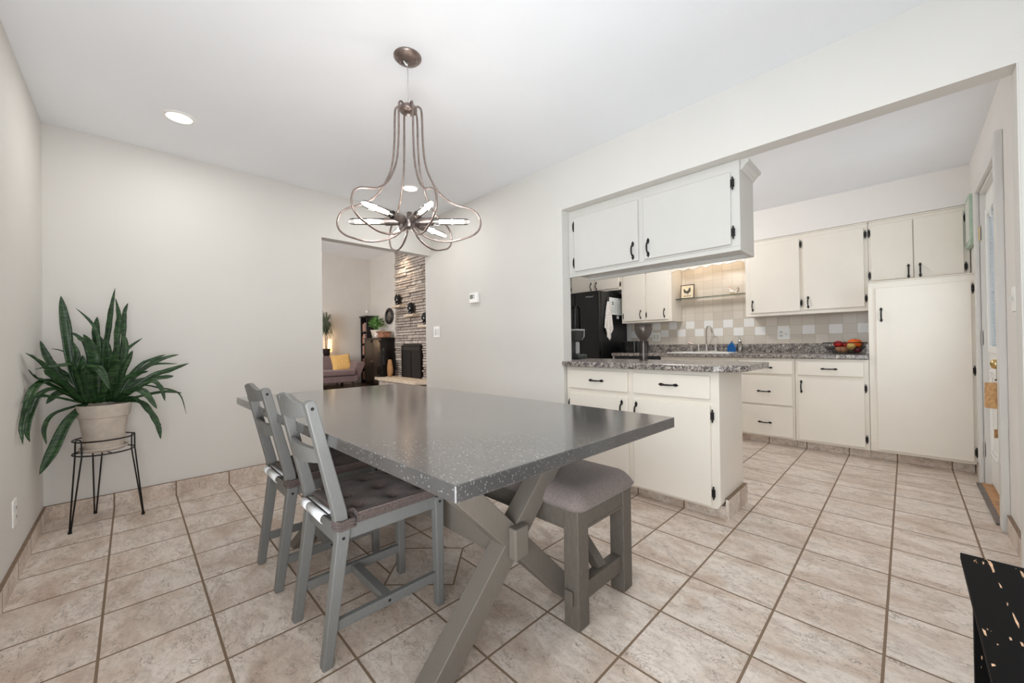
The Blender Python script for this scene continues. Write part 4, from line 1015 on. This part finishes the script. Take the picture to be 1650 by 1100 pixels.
LEAVES = [
  ([(0.238, -2.57, 0.72), (0.248, -2.619, 0.939), (0.255, -2.644, 1.201), (0.261, -2.659, 1.358)], 0.0883),
  ([(0.235, -2.479, 0.72), (0.219, -2.494, 0.978), (0.206, -2.476, 1.131), (0.194, -2.461, 1.287), (0.183, -2.441, 1.43)], 0.0558),
  ([(0.234, -2.452, 0.72), (0.243, -2.439, 0.93), (0.25, -2.434, 1.13), (0.257, -2.425, 1.238), (0.263, -2.438, 1.36)], 0.0651),
  ([(0.233, -2.436, 0.72), (0.213, -2.417, 0.928), (0.198, -2.405, 1.163), (0.184, -2.401, 1.275), (0.171, -2.383, 1.341)], 0.0511),
  ([(0.237, -2.546, 0.72), (0.203, -2.526, 1.055), (0.178, -2.526, 1.162), (0.156, -2.52, 1.248)], 0.0697),
  ([(0.236, -2.515, 0.72), (0.269, -2.52, 0.905), (0.295, -2.537, 1.04), (0.318, -2.569, 1.135)], 0.1069),
  ([(0.235, -2.5, 0.72), (0.223, -2.509, 1.054), (0.215, -2.535, 1.191), (0.209, -2.605, 1.293)], 0.0349),
  ([(0.238, -2.57, 0.72), (0.257, -2.656, 0.87), (0.272, -2.71, 1.001), (0.284, -2.734, 1.1)], 0.0651),
  ([(0.238, -2.57, 0.72), (0.432, -2.664, 0.894), (0.576, -2.712, 0.987), (0.704, -2.734, 1.03)], 0.0697),
  ([(0.238, -2.57, 0.72), (0.408, -2.688, 0.854), (0.533, -2.725, 0.903), (0.644, -2.734, 0.949)], 0.0604),
  ([(0.238, -2.57, 0.72), (0.407, -2.671, 0.866), (0.531, -2.718, 0.864), (0.643, -2.737, 0.788), (0.746, -2.743, 0.705), (0.844, -2.726, 0.611)], 0.0628),
  ([(0.238, -2.57, 0.72), (0.39, -2.655, 0.822), (0.502, -2.709, 0.816), (0.603, -2.734, 0.721), (0.696, -2.732, 0.648), (0.783, -2.713, 0.611)], 0.0511),
  ([(0.238, -2.57, 0.72), (0.564, -2.69, 0.806), (0.804, -2.735, 0.801)], 0.0418),
  ([(0.238, -2.57, 0.72), (0.304, -2.681, 0.685), (0.351, -2.714, 0.613), (0.393, -2.702, 0.529)], 0.0395),
  ([(0.238, -2.566, 0.72), (0.323, -2.633, 0.631), (0.387, -2.683, 0.483), (0.443, -2.722, 0.381)], 0.093),
  ([(0.238, -2.57, 0.72), (0.31, -2.652, 0.802), (0.363, -2.706, 0.747)], 0.0697),
  ([(0.238, -2.57, 0.72), (0.326, -2.604, 0.934), (0.393, -2.654, 0.957), (0.454, -2.734, 0.943)], 0.0418),
  ([(0.238, -2.57, 0.72), (0.215, -2.621, 0.997), (0.198, -2.661, 1.039), (0.182, -2.702, 1.053)], 0.0116),
  ([(0.234, -2.452, 0.72), (0.196, -2.335, 0.891), (0.168, -2.238, 0.967), (0.142, -2.132, 1.002)], 0.0558),
  ([(0.233, -2.447, 0.72), (0.243, -2.381, 0.864), (0.249, -2.31, 0.971)], 0.0511),
  ([(0.233, -2.442, 0.72), (0.24, -2.289, 0.857), (0.246, -2.193, 0.897), (0.251, -2.088, 0.942)], 0.0628),
  ([(0.233, -2.436, 0.72), (0.261, -2.29, 0.831), (0.284, -2.237, 0.792), (0.305, -2.215, 0.704)], 0.0558),
  ([(0.233, -2.447, 0.72), (0.31, -2.336, 0.787), (0.367, -2.256, 0.666)], 0.079),
  ([(0.233, -2.436, 0.72), (0.279, -2.325, 0.704), (0.314, -2.258, 0.573), (0.346, -2.238, 0.468)], 0.0651),
  ([(0.233, -2.436, 0.72), (0.246, -2.336, 0.806), (0.255, -2.242, 0.787), (0.263, -2.144, 0.74), (0.272, -2.108, 0.603)], 0.0232),
  ([(0.233, -2.425, 0.72), (0.209, -2.229, 0.756), (0.192, -2.124, 0.738)], 0.0349),
  ([(0.234, -2.458, 0.72), (0.21, -2.419, 0.99), (0.189, -2.316, 1.116)], 0.0349),
  ([(0.234, -2.468, 0.72), (0.263, -2.475, 0.948), (0.285, -2.478, 1.106)], 0.0976),
  ([(0.233, -2.442, 0.72), (0.267, -2.415, 0.899), (0.291, -2.363, 1.036)], 0.079),
  ([(0.234, -2.458, 0.72), (0.215, -2.402, 1.021), (0.202, -2.407, 1.139)], 0.0697),
  ([(0.236, -2.51, 0.72), (0.287, -2.558, 0.864), (0.324, -2.56, 0.946), (0.356, -2.514, 0.938)], 0.0651),
  ([(0.237, -2.551, 0.72), (0.273, -2.578, 0.879), (0.298, -2.574, 1.012)], 0.1069),
  ([(0.236, -2.526, 0.72), (0.304, -2.552, 0.909), (0.351, -2.505, 0.922), (0.394, -2.462, 0.805)], 0.093),
  ([(0.233, -2.447, 0.72), (0.221, -2.335, 0.927), (0.213, -2.264, 0.977), (0.205, -2.205, 1.003)], 0.0372),
  ([(0.236, -2.53, 0.72), (0.246, -2.559, 1.04), (0.253, -2.588, 1.112), (0.26, -2.624, 1.149)], 0.0465),
  ([(0.234, -2.452, 0.72), (0.286, -2.456, 0.917), (0.323, -2.435, 1.068)], 0.0744),
  ([(0.235, -2.489, 0.72), (0.219, -2.51, 0.902), (0.206, -2.497, 1.054), (0.196, -2.51, 1.131)], 0.0604),
  ([(0.233, -2.436, 0.72), (0.202, -2.381, 0.83), (0.177, -2.287, 0.933), (0.153, -2.142, 0.937)], 0.0418),
  ([(0.234, -2.452, 0.72), (0.269, -2.403, 0.851), (0.295, -2.336, 0.887), (0.318, -2.291, 0.901)], 0.0558),
  ([(0.233, -2.425, 0.72), (0.301, -2.359, 0.742), (0.351, -2.293, 0.646), (0.396, -2.237, 0.565)], 0.0372),
  ([(0.238, -2.57, 0.72), (0.26, -2.608, 0.91), (0.275, -2.597, 1.012), (0.29, -2.62, 1.106)], 0.0558),
  ([(0.238, -2.561, 0.72), (0.25, -2.57, 0.863), (0.258, -2.539, 0.965), (0.267, -2.556, 1.07)], 0.079),
  ([(0.238, -2.57, 0.72), (0.265, -2.628, 0.825), (0.286, -2.7, 0.903), (0.303, -2.721, 0.933)], 0.0558),
  ([(0.233, -2.436, 0.72), (0.21, -2.358, 0.829), (0.189, -2.215, 0.85), (0.173, -2.164, 0.854)], 0.0604),
  ([(0.236, -2.51, 0.72), (0.284, -2.477, 0.843), (0.32, -2.434, 0.947), (0.353, -2.445, 0.993)], 0.0837),
  ([(0.238, -2.566, 0.72), (0.206, -2.612, 0.849), (0.184, -2.682, 0.926), (0.162, -2.698, 0.984)], 0.0697),
]

def blade(b, ctrl, width, twist=.0):
    P_ = catmull(ctrl, 6); n = len(P_); L = None; prev = None
    for i, p_ in enumerate(P_):
        a = P_[max(i-1, 0)]; c_ = P_[min(i+1, n-1)]; tg = (c_-a).normalized()
        out = Vector((p_.x-PX, p_.y-PY, 0)); out = out.normalized() if out.length > .01 else Vector((0, -1, 0))
        vw = Vector((.82, .30, .2)).normalized()
        sd = tg.cross(vw*.8+Vector((0, 0, 1))*.35+out*.15)
        if sd.length < .1: sd = tg.orthogonal()
        sd.normalize(); nm = sd.cross(tg).normalized()
        u = i/(n-1); w_ = width*(.52+.48*math.sin(min(u*1.55, 1.0)*PI/2)) if u < .62 else width*(1-((u-.62)/.38)**1.7)
        w_ = max(w_, .0008)/2; wav = .18*w_*math.sin(i*1.7+width*900)
        w_ *= .53; wav *= .5
        cl_ = lambda q_: Vector((max(q_.x, .006), max(q_.y, -2.748), q_.z))
        row = [b.b.verts.new(cl_(q_)) for q_ in (p_-sd*w_+nm*(w_*.30+wav), p_-sd*w_*.5+nm*w_*.05, p_-nm*w_*.08, p_+sd*w_*.5+nm*w_*.05, p_+sd*w_+nm*(w_*.30-wav))]
        if prev:
            for k in range(4): b.b.faces.new((prev[k], prev[k+1], row[k+1], row[k]))
        prev = row
b = MB()
for ctrl, wd in LEAVES: blade(b, ctrl, wd)
o = build('leaves', b, M['leaf'], pl, smooth=True); md = o.modifiers.new('thick', 'SOLIDIFY'); md.thickness = .0022

# black distressed bench in the right foreground ---------------------------------------------
t = NT('distressed_black_paint'); p_ = t.pos(); mp = t.node('ShaderNodeMapping'); mp.inputs['Rotation'].default_value = (0, 0, -.25); mp.inputs['Scale'].default_value = (34, 8, 10); t.put(mp.inputs[0], p_)
n1 = t.noise(mp.outputs[0], 1.3, 4, .65, .2); n2 = t.noise(p_, 120, 3, .6)
m1 = t.ramp(n1, [(.652, 0.0), (.662, 1.0)]); c_ = t.mix(m1, (14, 13, 13), (206, 164, 128)); 
m2 = t.ramp(t.noise(p_, 55, 2, .5), [(.75, 0.0), (.77, .8)]); c_ = t.mix(m2, c_, (170, 150, 130)); t.base(c_); t.set(.72, 0, .1); t.bump(n2, .15, .001); M['distress'] = t.m
bb_ = thing('black_bench', (4.0, -1.30, 0), 'worn black painted bench with chipped wood at the right foreground', 'bench')
ox, oy = 3.782, -.735
b = MB(); b.box(ox, 4.18, -1.95, oy, .432, .450); build('top', b, M['distress'], bb_, bev=.002)
M['chip'] = plain('bare_wood_chip', (206, 170, 138), .7, var=.15, scale=60)
for poly_ in [[(3.829, -0.749), (3.834, -0.748), (3.836, -0.763), (3.835, -0.787), (3.835, -0.814), (3.831, -0.821), (3.831, -0.795), (3.83, -0.773)], [(3.834, -0.875), (3.836, -0.883), (3.837, -0.902), (3.834, -0.902)], [(3.819, -0.763), (3.822, -0.768), (3.82, -0.782), (3.818, -0.78)], [(3.838, -1.017), (3.839, -1.023), (3.84, -1.046), (3.841, -1.063), (3.839, -1.082), (3.838, -1.076), (3.837, -1.057), (3.837, -1.034)], [(3.88, -0.763), (3.883, -0.767), (3.884, -0.781), (3.881, -0.805), (3.879, -0.796)], [(3.835, -0.975), (3.837, -0.978), (3.835, -0.992), (3.834, -0.988)], [(3.82, -1.133), (3.823, -1.133), (3.823, -1.142), (3.82, -1.144)], [(3.833, -1.137), (3.836, -1.14), (3.836, -1.151), (3.833, -1.152)], [(3.786, -1.256), (3.79, -1.254), (3.791, -1.258), (3.786, -1.264)], [(3.786, -1.134), (3.79, -1.14), (3.79, -1.159), (3.787, -1.157)]]:
    cp_ = MB(); cp_.prism(poly_, 'z', .4498, .4505); build('paint_chip', cp_, M['chip'], bb_)
b = MB(); b.box(ox+.012, ox+.030, -1.87, -.937, .36, .432); build('apron', b, M['distress'], bb_, bev=.002)
b = MB(); b.box(4.135, 4.155, -1.87, -.937, .36, .432); build('apron', b, M['distress'], bb_, bev=.002)
for y in (-.935, -1.90):
    b = MB(); b.box(ox+.008, 4.155, y, y+.025, 0, .432); build('end_board', b, M['distress'], bb_, bev=.002)
# =================================================================== LIVING ROOM beyond the doorway
# stone chimney breast: every stone is real geometry, random per course
SY, SX0, SX1 = 2.42, -5.43, -2.2
t = NT('ledge_stone'); gi = t.node('ShaderNodeNewGeometry'); ri = gi.outputs['Random Per Island']
n1 = t.noise(t.pos(), 9, 5, .65, .5)
c_ = t.ramp(ri, [(0, (186, 176, 166)), (.35, (164, 154, 146)), (.6, (204, 194, 184)), (.8, (148, 136, 126)), (1, (214, 206, 196))])
c_ = t.mix(t.ramp(n1, [(.4, .5), (.6, 0.0)]), c_, (120, 104, 94)); t.base(c_); t.set(.85, 0, .2); t.bump(n1, .6, .01); M['stone'] = t.m
M['mortar'] = plain('stone_mortar', (64, 58, 54), .95, var=.1, scale=30)
rs = random.Random(5)
br = MB(); br.box(SX0+.02, SX1, SY+.03, 2.6, 0, 3.54); cb = struct('wall_chimney', br, M['mortar'])
FB = (-5.04, -4.16, .27, 1.06)
b = MB(); z = 0.0
while z < 3.52:
    h = rs.uniform(.048, .085); x = SX0-rs.uniform(0, .015)
    while x < SX1:
        L_ = rs.uniform(.25, .85) if h > .06 else rs.uniform(.4, 1.1); x2 = min(x+L_, SX1); d = rs.uniform(0, .035)
        if not (x2 > FB[0] and x < FB[1] and z+h > FB[2] and z < FB[3]):
            b.box(x, x2-.012, SY-.012+d, SY+.06, z, min(z+h-.014, 3.53))
        else:
            if x < FB[0]-.05: b.box(x, FB[0]-.01, SY-.012+d, SY+.06, z, z+h-.014)
            if x2 > FB[1]+.05: b.box(FB[1]+.01, x2-.012, SY-.012+d, SY+.06, z, z+h-.014)
        x = x2
    z += h
build('stone_courses', b, M['stone'], cb, bev=.006)
b = MB(); b.prism([(-5.62, 1.95), (-5.30, 1.90), (-3.65, 1.90), (-3.45, 2.15), (-3.4, 2.41), (-5.45, 2.41), (-5.60, 2.30)], 'z', .20, .27)
M['slab'] = plain('limestone_slab', (196, 180, 160), .7, var=.08, scale=8)
b2 = b; o = struct('trim_6', b2, M['slab'], bev=.008)
b = MB(); b.box(-5.50, -3.6, 2.0, 2.41, 0, .20); build('hearth_base', b, M['stone'], o, bev=.01)
# fireplace screen
fs = thing('fireplace_screen', (-4.60, SY-.03, .27), 'black mesh fireplace screen with a scrolled top, on the stone hearth', 'fireplace screen')
b = MB(); b.box(FB[0], FB[1], SY-.035, SY-.018, .272, 1.05); build('mesh_panel', b, plain('screen_mesh', (20, 19, 19), .6, var=.3, scale=90), fs)
b = MB()
for bx_ in ((FB[0], FB[0]+.03, .272, 1.05), (FB[1]-.03, FB[1], .272, 1.05), (FB[0], FB[1], 1.02, 1.05), (FB[0], FB[1], .272, .30), (-4.615, -4.585, .272, .92), (FB[0], FB[1], .90, .92)): b.box(bx_[0], bx_[1], SY-.045, SY-.034, bx_[2], bx_[3])
build('frame', b, M['iron'], fs)
b = MB()
for k in range(7):
    x = FB[0]+.10+k*.113; b.tube([(x+.038*math.cos(a), SY-.042, .965+.030*math.sin(a)) for a in [j*2*PI/16 for j in range(16)]], .006, 6, closed=True)
build('scroll_band', b, plain('pewter', (96, 94, 92), .5, .5), fs, smooth=True)
# stone wall shelves and black lanterns
for (x, z, lb, lb2) in ((-5.10, 2.03, 'pale ledge shelf at the top left of the stone chimney', 'black oval lantern on the highest stone ledge'),
                        (-4.48, 1.77, 'pale middle ledge shelf on the stone chimney', 'black oval lantern on the middle stone ledge'),
                        (-3.86, 1.50, 'pale lowest ledge shelf on the stone chimney, cut by the doorway edge', 'black lantern on the lowest stone ledge')):
    b = MB(); b.box(x-.21, x+.21, SY-.17, SY+.02, z-.055, z); tag(build('ledge_shelf', b, M['slab'], bev=.008), lb, 'shelf', 'stone ledge shelves')
    ln = thing('lantern', (x, SY-.09, z), lb2, 'lantern', 'black lanterns on the chimney')
    b = MB(); b.lathe([(0, 0), (.055, 0), (.055, .012), (.035, .02), (.07, .07), (.085, .15), (.075, .22), (.045, .265), (.03, .285), (0, .29)], (x, SY-.09, z), 20, ); build('body', b, M['black'], ln, smooth=True)
    b = MB(); b.ball((x, SY-.165, z+.09), .018, (1, .5, 1)); build('glass_bead', b, M['silverp'], ln, smooth=True)
# wall mirror/clock
mr = thing('wall_mirror', (-6.035, 2.6, 1.62), 'round black beaded mirror on the wall left of the stone chimney', 'mirror')
b = MB(); b.tube([(-6.035+.175*math.cos(a), 2.575, 1.835+.175*math.sin(a)) for a in [j*2*PI/36 for j in range(36)]], .038, 8, closed=True); 
for j in range(20):
    a = j*2*PI/20; b.ball((-6.035+.205*math.cos(a), 2.565, 1.835+.205*math.sin(a)), .018, seg=8)
build('frame', b, M['blackm'], mr, smooth=True)
b = MB(); b.cyl((-6.035, 2.585, 1.835), (-6.035, 2.575, 1.835), .15, seg=36); build('glass', b, plain('grey_mirror', (128, 122, 116), .15, .6), mr)
# bookshelf
bs = thing('bookshelf', (-6.95, 2.44, 0), 'tall narrow black bookshelf in the far corner of the living room', 'bookshelf')
bx0_, bx1_, by0_, by1_ = -7.16, -6.76, 2.27, 2.59
b = MB(); b.box(bx0_, bx0_+.03, by0_, by1_, 0, 1.84); b.box(bx1_-.03, bx1_, by0_, by1_, 0, 1.84); build('side_panel', b, M['blackm'], bs, bev=.003)
b = MB(); b.box(bx0_, bx1_, by1_-.015, by1_, .05, 1.84); build('back_panel', b, M['blackm'], bs)
b = MB(); b.box(bx0_-.03, bx1_+.03, by0_-.03, by1_, 1.84, 1.88); build('top', b, M['blackm'], bs, bev=.006)
SZ = [.10, .45, .80, 1.12, 1.45]
for z in SZ:
    b = MB(); b.box(bx0_+.03, bx1_-.03, by0_+.01, by1_-.015, z-.025, z); build('shelf', b, M['blackm'], bs, bev=.002)
bc = [(214, 196, 190), (168, 96, 70), (206, 182, 176), (120, 92, 86), (226, 214, 206), (150, 120, 112), (190, 150, 130), (96, 78, 92), (200, 120, 96)]
cols = [plain('book_cover', c_, .6) for c_ in bc]
cn = ['cream', 'rust', 'pink grey', 'brown', 'white', 'mauve', 'tan', 'violet', 'orange']
on = ['first', 'second', 'third', 'fourth', 'fifth', 'sixth', 'seventh', 'eighth', 'ninth', 'tenth', 'eleventh', 'twelfth']
sn = ['bottom', 'second', 'third', 'fourth', 'top']
pgm = plain('book_pages', (222, 212, 196), .8)
for si, z in enumerate(SZ):
    x = bx0_+.055; k = 0
    while x < bx1_-.09:
        wd_ = rs.uniform(.028, .05); hh = rs.uniform(.20, .26); ci = rs.randrange(9)
        bk_ = thing('book', (x+wd_/2, 2.41, z), '%s upright book, %s from the left on the %s shelf of the black bookshelf' % (cn[ci], on[k], sn[si]), 'book', 'books on the black bookshelf')
        bkg = MB(); bkg.box(x, x+wd_-.002, 2.30, 2.31, z, z+hh); bkg.box(x, x+.003, 2.30, 2.50, z, z+hh); bkg.box(x+wd_-.005, x+wd_-.002, 2.30, 2.50, z, z+hh); build('cover', bkg, cols[ci], bk_)
        bkg = MB(); bkg.box(x+.003, x+wd_-.005, 2.31, 2.495, z+.003, z+hh-.004); build('pages', bkg, pgm, bk_)
        x += wd_; k += 1
# black cabinet
bc_ = thing('black_cabinet', (-6.15, 2.36, 0), 'black two-door cabinet beside the stone chimney in the living room', 'cabinet')
b = MB(); b.box(-6.63, -5.66, 2.16, 2.58, .06, 1.22); build('body', b, M['blackm'], bc_, bev=.004)
b = MB(); b.box(-6.66, -5.63, 2.13, 2.58, 1.22, 1.25); build('top', b, M['blackm'], bc_, bev=.005)
b = MB(); b.box(-6.60, -5.69, 2.19, 2.56, 0, .06); build('plinth', b, M['blackm'], bc_)
esp = plain('espresso_wood', (58, 46, 38), .28, var=.12, scale=10)
for x0, x1, hx in ((-6.61, -6.155, -6.19), (-6.135, -5.68, -6.10)):
    b = MB(); b.box(x0, x1, 2.138, 2.16, .09, 1.19); 
    for q_ in ((x0, x0+.06, .09, 1.19), (x1-.06, x1, .09, 1.19), (x0, x1, 1.13, 1.19), (x0, x1, .09, .15)): b.box(q_[0], q_[1], 2.130, 2.139, q_[2], q_[3])
    o = build('door', b, esp, bc_, bev=.003)
    b = MB(); b.cyl((hx, 2.13, .64), (hx, 2.108, .64), .014, seg=12); build('knob', b, M['steel'], o)
# things on the cabinet
bp = thing('bushy_plant', (-6.32, 2.34, 1.25), 'bushy green plant in a white ribbed pot on the black cabinet', 'potted plant')
b = MB(); b.lathe([(0, 0), (.10, 0), (.135, .17), (.15, .19), (.15, .215), (.13, .21), (.0, .20)], (-6.32, 2.34, 1.25), 28); build('pot', b, plain('white_pot', (214, 204, 192), .6), bp, smooth=True)
gl_ = plain('bright_green_leaf', (74, 116, 48), .5, var=.3, scale=12)
b = MB()
for k in range(230):
    a = rs.uniform(0, 2*PI); el = rs.uniform(-.25, 1.4); R_ = rs.uniform(.08, .26)
    c0 = Vector((-6.30+R_*1.0*math.cos(a)*math.cos(el), 2.34+R_*.85*math.sin(a)*math.cos(el), 1.58+R_*.95*math.sin(el)+.02))
    d1 = Vector((rs.uniform(-1, 1), rs.uniform(-1, 1), rs.uniform(-.8, .5))).normalized(); d2 = d1.orthogonal().normalized(); s = rs.uniform(.03, .055)
    b.quad(c0-d1*s, c0+d2*s*.4, c0+d1*s, c0-d2*s*.4)
build('foliage', b, gl_, bp)
b = MB()
for k in range(9):
    a = k*2*PI/9; b.tube([(-6.32+.03*math.cos(a), 2.34+.03*math.sin(a), 1.44), (-6.32+.07*math.cos(a), 2.34+.07*math.sin(a), 1.55), (-6.32+.13*math.cos(a), 2.34+.13*math.sin(a), 1.68)], .005, 5)
build('stems', b, gl_, bp)
wv = plain('copper_wire_basket', (142, 100, 78), .6, var=.35, scale=40, bump=.5)
bk2 = thing('woven_basket', (-5.88, 2.34, 1.25), 'reddish brown woven basket on the black cabinet', 'basket')
b = MB(); b.box(-6.02, -5.74, 2.22, 2.46, 1.251, 1.40); build('body', b, wv, bk2, bev=.02)
b = MB(); b.tube([(-6.03, 2.21, 1.40), (-5.73, 2.21, 1.40), (-5.73, 2.47, 1.40), (-6.03, 2.47, 1.40)], .014, 8, closed=True); build('rim', b, wv, bk2, smooth=True)
wb = thing('white_blossom', (-6.10, 2.25, 1.25), 'small white flower decoration between plant pot and basket', 'flower')
b = MB()
for k in range(30): b.ball((-6.10+rs.uniform(-.06, .06), 2.25+rs.uniform(-.04, .04), 1.30+rs.uniform(-.03, .08)), .022, seg=8)
build('petals', b, plain('white_petal', (232, 222, 216), .7), wb, smooth=True)
b = MB(); b.cyl((-6.10, 2.25, 1.25), (-6.10, 2.25, 1.29), .03, seg=14); build('pot', b, M['terra'], wb)
# tools / bagpipes-like bundle leaning by the hearth
tl = thing('fireplace_tool_set', (-5.50, 2.05, .27), 'dark cluster of fireplace tools standing on the left end of the hearth', 'fireplace tools')
b = MB(); b.cyl((-5.50, 2.08, .27), (-5.50, 2.08, .285), .12, seg=20); build('base', b, M['iron'], tl)
b = MB(); b.tube([(-5.50, 2.08, .28), (-5.50, 2.08, .95), (-5.47, 2.08, .99)], .012, 8); b.bar((-5.60, 2.08, .86), (-5.40, 2.08, .86), .02, .02); build('post', b, M['iron'], tl)
for x, w_, z0 in ((-5.60, .05, .33), (-5.50, .06, .31), (-5.41, .04, .33)):
    b = MB(); b.tube([(x, 2.05, .88), (x, 2.05, z0+.14)], .008, 6); b.box(x-w_, x+w_, 2.03, 2.07, z0, z0+.20); build('tool', b, M['iron'], tl, bev=.004)
b = MB(); b.prism([(-5.64, .55), (-5.54, .50), (-5.42, .56), (-5.44, .94), (-5.52, 1.0), (-5.60, .94)], 'y', 2.09, 2.16); build('leather_bellows', b, plain('dark_leather', (30, 28, 30), .35), tl, bev=.02)
bw = thing('wooden_bellows', (-5.24, 2.18, .27), 'light wood bellows leaning upright on the hearth beside the fireplace', 'bellows')
b = MB(); b.prism([(-5.34, .30), (-5.22, .29), (-5.15, .40), (-5.20, .62), (-5.24, .70), (-5.30, .70), (-5.36, .52)], 'y', 2.15, 2.22); build('board', b, plain('pine_board', (160, 120, 82), .6, var=.15, scale=10), bw, bev=.015)
b = MB(); b.cyl((-5.24, 2.185, .27), (-5.26, 2.185, .31), .018, seg=12); build('nozzle', b, M['brass'], bw)
# sofa
sf_ = thing('sofa', (-6.1, .6, 0), 'grey mauve sofa with flared arm and tapered wooden legs in the living room', 'sofa')
sfm = fabric('mauve_grey_sofa', (116, 98, 98), 90)
b = MB(); b.box(-6.55, -5.75, -.9, 1.60, .17, .33); build('frame', b, sfm, sf_, bev=.03, seg=3)
b = MB(); b.box(-6.40, -5.72, -.86, 1.54, .335, .47); build('seat_cushion_part', b, sfm, sf_, bev=.035, seg=3).name = 'seat'
b = MB(); b.prism([(-6.62, .33), (-6.38, .33), (-6.46, .80), (-6.66, .80)], 'y', -.88, 1.42); build('backrest', b, sfm, sf_, bev=.035, seg=3)
b = MB(); b.prism([(1.50, .17), (1.62, .17), (1.80, .60), (1.76, .655), (1.58, .66), (1.50, .47)], 'x', -6.62, -5.78); build('armrest', b, sfm, sf_, bev=.03, seg=3)
b = MB(); b.prism([(-.80, .17), (-.92, .17), (-1.08, .60), (-1.04, .655), (-.88, .66), (-.80, .47)], 'x', -6.62, -5.78); build('armrest', b, sfm, sf_, bev=.03, seg=3)
for x in (-6.50, -5.84):
    for y in (-.80, 1.50):
        b = MB(); b.cyl((x, y, 0), (x, y, .18), .016, .028, 14); build('leg', b, esp, sf_)
pw = MB(); n = 16
V = []
for j in range(n+1):
    r_ = []
    for i in range(n+1):
        u, v = i/n*2-1, j/n*2-1; th_ = .075*((1-u**4)*(1-v**4))**.5; k_ = 1-.06*(1-abs(u)**2)*abs(v)**3-.0
        r_.append((u*.24*(1-.07*(1-v*v)*abs(u)**3), v*.22*(1-.07*(1-u*u)*abs(v)**3), th_))
    V.append(r_)
Mq = Matrix.Translation((-6.17, 1.35, .63)) @ Matrix.Rotation(.08, 4, 'X') @ Matrix.Rotation(-.28, 4, 'Y')
A = [[pw.b.verts.new(Mq @ Vector((p_[2], p_[0], p_[1]))) for p_ in r_] for r_ in V]; Bq = [[pw.b.verts.new(Mq @ Vector((-p_[2], p_[0], p_[1]))) for p_ in r_] for r_ in V]
for G_, fl in ((A, False), (Bq, True)):
    for j in range(n):
        for i in range(n):
            q_ = (G_[j][i], G_[j][i+1], G_[j+1][i+1], G_[j+1][i]); pw.b.faces.new(q_[::-1] if fl else q_)
bmesh.ops.remove_doubles(pw.b, verts=pw.b.verts, dist=.0008)
tag(build('throw_pillow', pw, fabric('mustard_pillow', (206, 166, 104), 90), smooth=True), 'mustard yellow throw pillow on the sofa', 'pillow')
# side table, spindly plant and glowing lamp behind the sofa
sd_ = thing('side_table', (-6.95, 1.28, 0), 'dark narrow table behind the sofa carrying a plant and a lamp', 'table')
b = MB(); b.box(-7.14, -6.76, .95, 1.62, .77, .795); build('top', b, esp, sd_, bev=.004)
for x in (-7.11, -6.79):
    for y in (.98, 1.59):
        b = MB(); b.box(x-.018, x+.018, y-.018, y+.018, 0, .77); build('leg', b, esp, sd_)
sp_ = thing('spindly_plant', (-6.87, 1.24, .795), 'tall thin grassy plant in a dark pot behind the sofa', 'potted plant')
b = MB(); b.lathe([(0, 0), (.07, 0), (.095, .18), (.10, .19), (.09, .19), (0, .17)], (-6.87, 1.24, .795), 24); build('pot', b, plain('dark_pot', (46, 38, 34), .5), sp_, smooth=True)
b = MB(); sg = plain('grey_green_leaf', (78, 88, 66), .6, var=.2, scale=20)
for k in range(4): b.tube([(-6.87+.02*math.cos(k*1.6), 1.24+.02*math.sin(k*1.6), .96), (-6.87+.035*math.cos(k*1.6), 1.24+.03*math.sin(k*1.6), 1.25), (-6.87+.03*math.cos(k*1.6), 1.24+.05*math.sin(k*1.6), 1.42+.09*k)], .006, 6)
build('stems', b, plain('stem_brown', (96, 78, 58), .7), sp_)
b = MB()
for k in range(260):
    z0 = rs.uniform(1.32, 1.72); a = rs.uniform(0, 2*PI); R_ = rs.uniform(.12, .30); up = rs.uniform(.02, .26)
    p0 = Vector((-6.87, 1.24, z0)); p1 = p0+Vector((R_*.5*math.cos(a), R_*.5*math.sin(a), up)); p2 = p0+Vector((R_*math.cos(a), R_*math.sin(a), up-R_*rs.uniform(.5, 1.3)))
    s = Vector((-math.sin(a), math.cos(a), 0))*.005
    b.quad(p0-s, p0+s, p1+s, p1-s); b.quad(p1-s, p1+s, p2+s*.2, p2-s*.2)
build('leaves', b, sg, sp_)
lp = thing('table_lamp', (-7.0, 1.37, .795), 'small lamp glowing warm against the wall behind the sofa plant', 'lamp')
b = MB(); b.lathe([(0, 0), (.05, 0), (.05, .012), (.012, .02), (.012, .10), (0, .10)], (-7.0, 1.37, .795), 20); build('base', b, M['iron'], lp, smooth=True)
b = MB(); b.lathe([(.045, .10), (.055, .12), (.055, .42), (.045, .44)], (-7.0, 1.37, .795), 20); build('shade', b, emit('glowing_paper_shade', (255, 186, 110), 2.2), lp, smooth=True)
point('lamp_glow', (-7.0, 1.37, 1.14), 14, (1.0, .70, .40), .08)
# sensor high in the corner
sn_ = thing('motion_sensor', (-7.2, 2.5, 2.0), 'tiny white sensor on the living room wall above the bookshelf', 'sensor')
b = MB(); b.box(-7.25, -7.21, 2.46, 2.52, 1.99, 2.07); build('housing', b, M['white'], sn_, bev=.01)
# warm downlight washing the top of the chimney
r = thing('recessed_light', (-4.9, 2.15, 3.54), 'round recessed light in the living room ceiling above the chimney', 'ceiling light')
b = MB(); b.lathe([(0, -.006), (.07, -.004), (.07, 0), (0, 0)], (-4.9, 2.15, 3.54), 28); build('lens', b, M['lens'], r)
sl = bpy.data.lights.new('chimney_wash', 'SPOT'); sl.energy = 130; sl.color = (1, .82, .62); sl.spot_size = 1.6; sl.spot_blend = .8; sl.shadow_soft_size = .06
so_ = bpy.data.objects.new('chimney_wash', sl); COL.objects.link(so_); so_.location = (-4.9, 2.15, 3.52)
